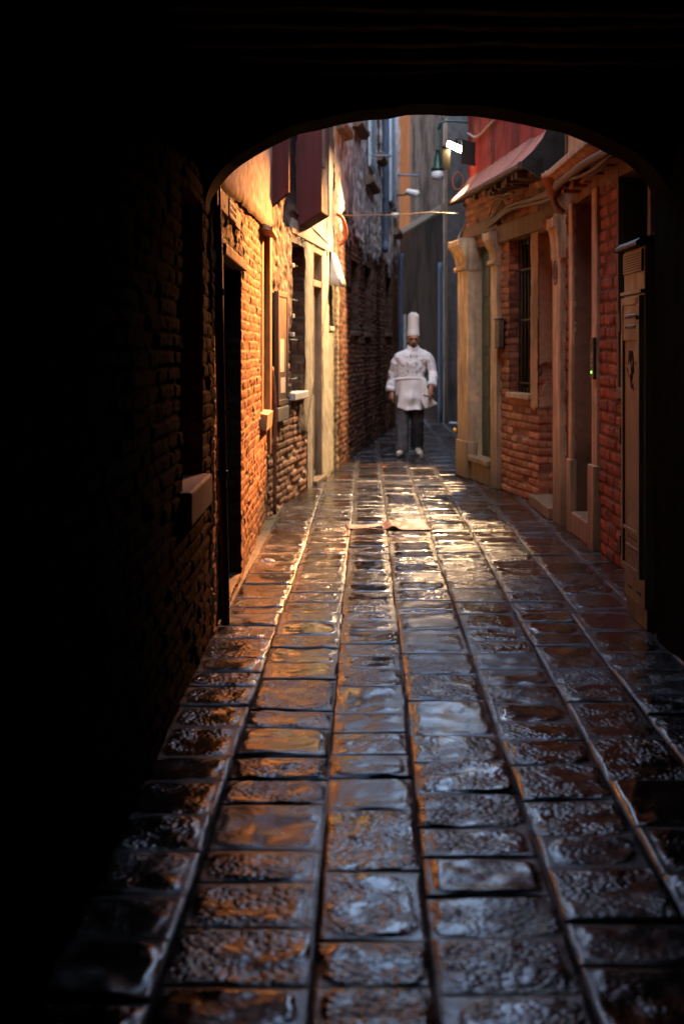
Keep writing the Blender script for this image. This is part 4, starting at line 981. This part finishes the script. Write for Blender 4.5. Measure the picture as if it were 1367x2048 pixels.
# ------------------------------------------------------------------ PERSON
PX,PY=.925,19.1
def cloth(name,c,rough=.85,var=.08,bump=.35,bs=35):
    return mat(name,c,rough,var,5,bump,bs,spec=.2,bdist=.01)
M['jacket']=cloth('white_cotton',(.86,.88,.92)); M['apron']=cloth('white_apron_cotton',(.85,.85,.86)); M['trouser']=cloth('grey_trouser_cloth',(.085,.085,.095),var=.3)
M['hat']=cloth('white_hat_cloth',(.80,.78,.74),bump=.15); M['shoe']=mat('white_shoe_leather',(.72,.66,.54),.5,.12,12,.1,60); M['skin']=mat('skin',(.42,.22,.14),.5,.15,18,.1,120); M['hair']=mat('black_hair',(.012,.009,.008),.6,.3,30,.5,150)
M['teal']=cloth('teal_trim',(.02,.16,.15)); M['eye']=mat('eye_dark',(.02,.015,.012),.2,.1,10,0)
def loft(mb,rings,n=18):
    """rings: (cx,cy,cz,rx,ry[,axis]) stacked; closed"""
    k=len(rings); vs=[]
    for (x,y,z,rx,ry) in rings:
        for i in range(n):
            t=2*math.pi*i/n; vs.append((x+rx*math.cos(t),y+ry*math.sin(t),z))
    fs=[(i*n+j,i*n+(j+1)%n,(i+1)*n+(j+1)%n,(i+1)*n+j) for i in range(k-1) for j in range(n)]
    fs+=[tuple(range(n-1,-1,-1)),tuple((k-1)*n+j for j in range(n))]
    mb.add([(PX+a,PY+b,c) for a,b,c in vs],fs)
def limb(mb,pts,rs,n=12):
    mb.tube([np.array([PX,PY,0])+np.array(p) for p in pts],rs,n)
def ball(mb,c,rx,ry,rz,n=14,m_=10):
    loft(mb,[(c[0],c[1],c[2]-rz*math.cos(math.pi*(i+.15)/(m_+.3-.0)),max(.002,rx*math.sin(math.pi*(i+.15)/(m_+.3))),max(.002,ry*math.sin(math.pi*(i+.15)/(m_+.3)))) for i in range(m_+1)],n)
def remesh(o,vox,smooth=4,disp=None):
    md=o.modifiers.new('remesh','REMESH'); md.mode='VOXEL'; md.voxel_size=vox; md.use_smooth_shade=True
    s=o.modifiers.new('smooth','SMOOTH'); s.iterations=smooth; s.factor=.5
    if disp:
        tx=bpy.data.textures.new(o.name+'_folds','CLOUDS'); tx.noise_scale=disp[1]; tx.noise_depth=2
        d=o.modifiers.new('folds','DISPLACE'); d.texture=tx; d.strength=disp[0]; d.mid_level=.5; d.texture_coords='LOCAL'
# facing -Y (towards the viewer). person's right = image left = -x
hx=.045  # head centre x
body=MB()
loft(body,[(-.01,.02,.86,.15,.11),(0,.02,.95,.155,.115),(.01,.01,1.10,.145,.11),(.02,.0,1.25,.165,.115),(.03,.0,1.37,.16,.10),(.035,.0,1.44,.12,.09),(.04,-.01,1.48,.058,.06),(hx,-.025,1.55,.055,.06)])
# head, tipped forward
loft(body,[(hx,-.055,1.478,.02,.022),(hx,-.058,1.487,.034,.04),(hx,-.05,1.51,.052,.062),(hx,-.045,1.545,.064,.078),(hx,-.04,1.58,.071,.088),(hx,-.035,1.62,.074,.093),(hx,-.03,1.66,.073,.092),(hx,-.025,1.69,.062,.078),(hx,-.02,1.71,.03,.04)],20)
limb(body,[(hx,-.13,1.60),(hx,-.145,1.575),(hx,-.152,1.556),(hx,-.135,1.548)],[.008,.011,.015,.010],8)   # nose
limb(body,[(hx-.055,-.112,1.612),(hx,-.132,1.614),(hx+.055,-.112,1.612)],[.010,.013,.010],8)   # brow
limb(body,[(hx-.026,-.118,1.520),(hx,-.128,1.521),(hx+.026,-.118,1.520)],[.006,.009,.006],8)  # lips
for s in (-1,1): ball(body,(hx+s*.075,-.03,1.585),.012,.022,.034,10,8)
# arms
RA=[(-.15,.0,1.34),(-.215,.09,1.13),(-.250,.07,.90),(-.246,.055,.865)]; LA=[(.20,.0,1.35),(.30,.0,1.15),(.285,-.17,.97),(.272,-.20,.925)]
limb(body,RA,[.058,.045,.032,.028]); limb(body,LA,[.058,.045,.032,.028])
def hand(mb,w,sx):
    w=np.array(w); dn=np.array([0,-.25,-1.0]); dn/=np.linalg.norm(dn); fw=np.array([0,-1,.25]); 
    limb(mb,[w+dn*-.02,w+dn*.03,w+dn*.075,w+dn*.095],[.026,.034,.037,.03],10)
    for k in range(4):
        b=w+dn*.085+fw*(.030-.02*k); L=[.062,.072,.068,.052][k]
        limb(mb,[b,b+dn*L*.5+np.array([-sx*.008,0,0]),b+dn*L*.85+np.array([-sx*.026,0,0]),b+dn*L+np.array([-sx*.040,0,0])],[.0105,.0095,.0085,.007],8)
    b=w+dn*.03+fw*.03
    limb(mb,[b,b+fw*.03+dn*.025,b+fw*.042+dn*.055,b+fw*.040+dn*.075],[.014,.0115,.010,.008],8)
hand(body,RA[-1],-1); hand(body,LA[-1],1)
# legs (right leg, image left, forward)
RL=[(-.085,.0,.90),(-.105,-.10,.48),(-.118,-.22,.09),(-.118,-.24,.05)]; LL=[(.09,.02,.90),(.10,.03,.49),(.105,.24,.12),(.105,.22,.07)]
limb(body,RL,[.085,.058,.042,.04]); limb(body,LL,[.085,.058,.042,.04])
person=body.build('person',M['skin'],loc=(PX,PY,0)); remesh(person,.0065,3)
setp(person,'person in tall white hat, white double-breasted jacket and apron walking forward','person')
ORG[person]=np.array([PX,PY,0])
q=MB()
for s in (-1,1): ball(q,(hx+s*.03,-.121,1.592),.013,.007,.007,10,6)
q.build('eyes',M['eye'],person,smooth=True)
q=MB(); limb(q,[(hx-.05,-.126,1.607),(hx-.03,-.134,1.611),(hx-.012,-.136,1.607)],[.004,.006,.004],6); limb(q,[(hx+.05,-.124,1.607),(hx+.03,-.134,1.611),(hx+.012,-.136,1.607)],[.004,.006,.004],6)
limb(q,[(hx-.03,-.122,1.516),(hx-.02,-.131,1.530),(hx,-.138,1.534),(hx+.02,-.131,1.530),(hx+.03,-.122,1.516)],[.005,.007,.006,.007,.005],6)
loft(q,[(hx,-.072,1.480,.022,.024),(hx,-.075,1.488,.034,.038),(hx,-.072,1.500,.036,.046),(hx,-.072,1.508,.03,.046)],14)
loft(q,[(hx,.0,1.60,.076,.066),(hx,.0,1.66,.076,.070),(hx,.0,1.69,.07,.065)],20)
limb(q,[(hx-.073,-.02,1.64),(hx-.070,.03,1.58),(hx-.04,.06,1.53),(hx,.068,1.52),(hx+.04,.06,1.53),(hx+.070,.03,1.58),(hx+.073,-.02,1.64)],[.012,.016,.02,.022,.02,.016,.012],8)
q.build('hair',M['hair'],person,smooth=True)
# jacket
j=MB()
loft(j,[(0,.01,.93,.195,.145),(.005,.01,1.02,.185,.14),(.015,.005,1.12,.185,.145),(.02,.0,1.25,.20,.15),(.03,.0,1.33,.222,.14),(.033,.0,1.395,.20,.115),(.036,-.005,1.445,.135,.09),(.04,-.015,1.475,.082,.078),(.042,-.022,1.50,.078,.078)],26)
sl=lambda A,rs: limb(j,A,rs,14)
sl([(-.10,.0,1.375),(-.160,.01,1.345),(-.198,.035,1.27),(-.222,.09,1.13),(-.252,.09,1.00),(-.258,.08,.94)],[.055,.064,.066,.062,.060,.060])
sl([(.165,.0,1.385),(.23,.0,1.365),(.275,.0,1.29),(.312,.0,1.15),(.308,-.08,1.05),(.293,-.14,.99)],[.055,.064,.068,.064,.061,.060])
jo=j.build('jacket',M['jacket'],person); remesh(jo,.008,3,(.045,.085))
q=MB()
for A in ([(-.257,.082,.95),(-.261,.075,.885)],[(.294,-.135,.995),(.284,-.17,.955)]):
    a_,b_=np.array(A[0]),np.array(A[1]); limb(q,[a_,a_+(b_-a_)*.05,b_-(b_-a_)*.05,b_],[.062,.070,.069,.060],16)
q.build('cuff',M['jacket'],jo,smooth=True)
q=MB(); n=20
cz_=[(1.47,.086,.084),(1.49,.080,.082),(1.515,.074,.080),(1.518,.068,.074),(1.49,.072,.074)]
vs=[(PX+.042+rx*math.sin(t),PY-.018-ry*math.cos(t)+.0,z-.03*math.cos(t)*(1 if z<1.5 else .9)) for z,rx,ry in cz_ for t in np.linspace(.12,2*math.pi-.12,n)]
q.add(vs,[(k*n+i,k*n+i+1,(k+1)*n+i+1,(k+1)*n+i) for k in range(4) for i in range(n-1)]); q.build('collar',M['jacket'],jo,smooth=True)
for z in (1.36,1.26,1.16):
    for s in (-1,1):
        q=MB(); x_=.022+s*.062; q.lathe((PX+x_,PY-.148+abs(1.27-z)*.03,z),[(.010,0),(.010,.012),(.004,.015)],10,axis=(0,-1,0)); q.build('button',M['trouser'],jo)
q=MB(); q.box(WORLD,PX-.008,PX+.008,PY-.150,PY-.146,1.34,1.385); q.build('emblem',M['tile'],jo,bevel=.002)
# apron: open cloth sheet round the hips with folds
n=60; zs=np.linspace(1.075,.665,26); vs=[]
for z in zs:
    d=(1.075-z)/.41
    for i in range(n):
        t=-2.5+5.0*i/(n-1)
        fold=.013*math.sin(8*t+3.0*d)*d+.012*math.sin(3.3*t-1.0+5*d)*d**.5*.9
        sw=.030*math.exp(-((t-.15)/.75)**2)*math.sin(d*13-1.2*t*t)*(.25+d)*.6
        rx=.196-.006*d+fold; ry=.152+.045*d+fold+sw
        zz=z-.03*d*math.cos(t*1.3-.3)+.008*math.sin(5*t)*d
        vs.append((PX+.012*(1-d)+rx*math.sin(t),PY+.005-.02*d-ry*math.cos(t),zz))
ap=make('apron',vs,[(k*n+i,k*n+i+1,(k+1)*n+i+1,(k+1)*n+i) for k in range(25) for i in range(n-1)],M['apron'],person,smooth=True)
s=ap.modifiers.new('thick','SOLIDIFY'); s.thickness=.004
q=MB(); q.tube([(PX+.012+.199*math.sin(t),PY+.005-.157*math.cos(t),1.055+.012*math.cos(2*t)) for t in np.linspace(0,2*math.pi,40)],.017,8,False); q.build('waistband',M['apron'],ap,smooth=True)
# towel with teal stripes tucked at the hip
n=12; vs=[]
path=[(.17,-.13,1.075),(.19,-.15,1.0),(.195,-.155,.92),(.20,-.16,.85),(.215,-.165,.78),(.25,-.16,.73),(.29,-.15,.69)]
for k,p in enumerate(path):
    w=.028+.012*k
    for i in range(n):
        t=-1+2*i/(n-1); vs.append((PX+p[0]+w*t*(.95 if k<5 else .8),PY+p[1]+.010*math.sin(t*7+k)-.01,p[2]+(.03*t if k>3 else 0)+.006*math.sin(t*9)))
tw=make('towel',vs,[(k*n+i,k*n+i+1,(k+1)*n+i+1,(k+1)*n+i) for k in range(6) for i in range(n-1)],M['apron'],person,smooth=True)
s=tw.modifiers.new('sub','SUBSURF'); s.levels=2; s.render_levels=2
s=tw.modifiers.new('thick','SOLIDIFY'); s.thickness=.006
q=MB()
q.tube(chain([(PX+.165,PY-.165,.845),(PX+.20,PY-.182,.832),(PX+.245,PY-.18,.82)],6),.011,6)
q.tube(chain([(PX+.20,PY-.16,1.085),(PX+.235,PY-.15,1.06),(PX+.232,PY-.165,.98),(PX+.236,PY-.17,.925)],6),.012,6)
q.build('stripe',M['teal'],tw,smooth=True)
# trousers
t_=MB()
loft(t_,[(-.005,.01,.78,.172,.13),(-.0,.01,.90,.17,.13),(.0,.01,1.0,.165,.125)],20)
limb(t_,[(-.085,.0,.84),(-.096,-.05,.66),(-.106,-.105,.48),(-.112,-.16,.28),(-.119,-.215,.11),(-.119,-.22,.068)],[.105,.102,.094,.090,.092,.094],16)
limb(t_,[(.085,.01,.84),(.094,.02,.66),(.10,.03,.49),(.104,.13,.28),(.106,.215,.13),(.106,.225,.09)],[.105,.100,.092,.088,.088,.090],16)
to=t_.build('trousers',M['trouser'],person); remesh(to,.009,3,(.025,.08))
# shoes
def shoe(cx_,cy_,rot,pitch):
    mb=MB(); c,s=math.cos(rot),math.sin(rot)
    secs=[(.10,.020,.055,.05),(.07,.036,.06,.06),(.02,.040,.055,.055),(-.05,.043,.045,.042),(-.11,.045,.038,.036),(-.155,.034,.030,.030),(-.178,.012,.022,.020)]
    n=16; vs=[]
    for (yy,hw_,zc,hh_) in secs:
        for i in range(n):
            t=2*math.pi*i/n; x=hw_*math.cos(t); z=max(.0,zc+hh_*math.sin(t)*1.0) if math.sin(t)>0 else max(0.0,zc*(1+math.sin(t)*1.2))
            y=yy; z2=z+pitch*(-(yy-.1)) if pitch>0 else z-pitch*max(0,yy+.12)
            vs.append((PX+cx_+x*c-y*s,PY+cy_+x*s+y*c,z2+.003))
    fs=[(k*n+i,k*n+(i+1)%n,(k+1)*n+(i+1)%n,(k+1)*n+i) for k in range(len(secs)-1) for i in range(n)]+[tuple(range(n)),tuple((len(secs)-1)*n+i for i in range(n-1,-1,-1))]
    mb.add(vs,fs); o=mb.build('shoe',M['shoe'],person,smooth=True)
    s_=o.modifiers.new('sub','SUBSURF'); s_.levels=1; s_.render_levels=2
shoe(-.128,-.22,-.30,.12); shoe(.112,.17,.25,-.22)
# tall pleated hat
vs=[]; n=48; prof=[(1.632,.0825,.0),(1.64,.0845,.0),(1.685,.0825,.0),(1.69,.0805,.2),(1.78,.0765,.6),(1.86,.0735,1.0),(1.915,.072,1.4),(1.937,.066,2.0),(1.940,.045,3.0),(1.922,.022,2.6),(1.912,.004,0)]
for z,r_,f in prof:
    for i in range(n):
        t=2*math.pi*i/n; rr_=r_+.0022*f*math.sin(12*t)
        vs.append((PX+hx+.004*(z-1.6)*3+rr_*math.sin(t),PY-.030+(1.12 if z<1.75 else 1.05)*rr_*math.cos(t)+.05*(z-1.63),z+.012*math.sin(2*t+.6)*f*.7-(.014*math.cos(t) if z<1.66 else 0)))
hat=make('hat',vs,[(k*n+i,k*n+(i+1)%n,(k+1)*n+(i+1)%n,(k+1)*n+i) for k in range(len(prof)-1) for i in range(n)],M['hat'],person,smooth=True)

# ------------------------------------------------------------------ LIGHT AND CAMERA
w=bpy.data.worlds.new('World'); scene.world=w; w.use_nodes=True; nt=w.node_tree
bg=nt.nodes['Background']; sky=nt.nodes.new('ShaderNodeTexSky'); sky.sky_type='NISHITA'; sky.sun_disc=False
SUN_EL,SUN_AZ=R(62),R(180)
sky.sun_elevation=SUN_EL; sky.sun_rotation=SUN_AZ; hs=nt.nodes.new('ShaderNodeHueSaturation'); hs.inputs['Saturation'].default_value=.85
nt.links.new(sky.outputs['Color'],hs.inputs['Color']); nt.links.new(hs.outputs['Color'],bg.inputs['Color']); bg.inputs['Strength'].default_value=.95
sl_=bpy.data.lights.new('sun','SUN'); sl_.energy=.12; sl_.angle=R(30); sl_.color=(1,.95,.88)
s_o=bpy.data.objects.new('sun',sl_); COL.objects.link(s_o); s_o.location=(0,-5,12)
d=mathutils.Vector((math.sin(SUN_AZ)*math.cos(SUN_EL),math.cos(SUN_AZ)*math.cos(SUN_EL),math.sin(SUN_EL)))
s_o.rotation_euler=(-d).to_track_quat('-Z','Y').to_euler()
cam=bpy.data.cameras.new('camera'); co_=bpy.data.objects.new('camera',cam); COL.objects.link(co_); scene.camera=co_
co_.location=(0,0,1.45); co_.rotation_euler=(R(90),0,0); cam.sensor_width=36; cam.sensor_fit='AUTO'; cam.lens=36*2800/2048; cam.shift_y=-324/2048; cam.clip_start=.05; cam.clip_end=500
cam.dof.use_dof=True; cam.dof.focus_distance=8.3; cam.dof.aperture_fstop=2.6
scene.view_settings.view_transform='Standard'; scene.view_settings.look='None'; scene.view_settings.exposure=0; scene.view_settings.gamma=1
scene.render.engine='CYCLES'; cy=scene.cycles
cy.use_denoising=True; cy.max_bounces=8; cy.diffuse_bounces=4; cy.glossy_bounces=4; cy.sample_clamp_indirect=6; cy.caustics_reflective=False; cy.caustics_refractive=False
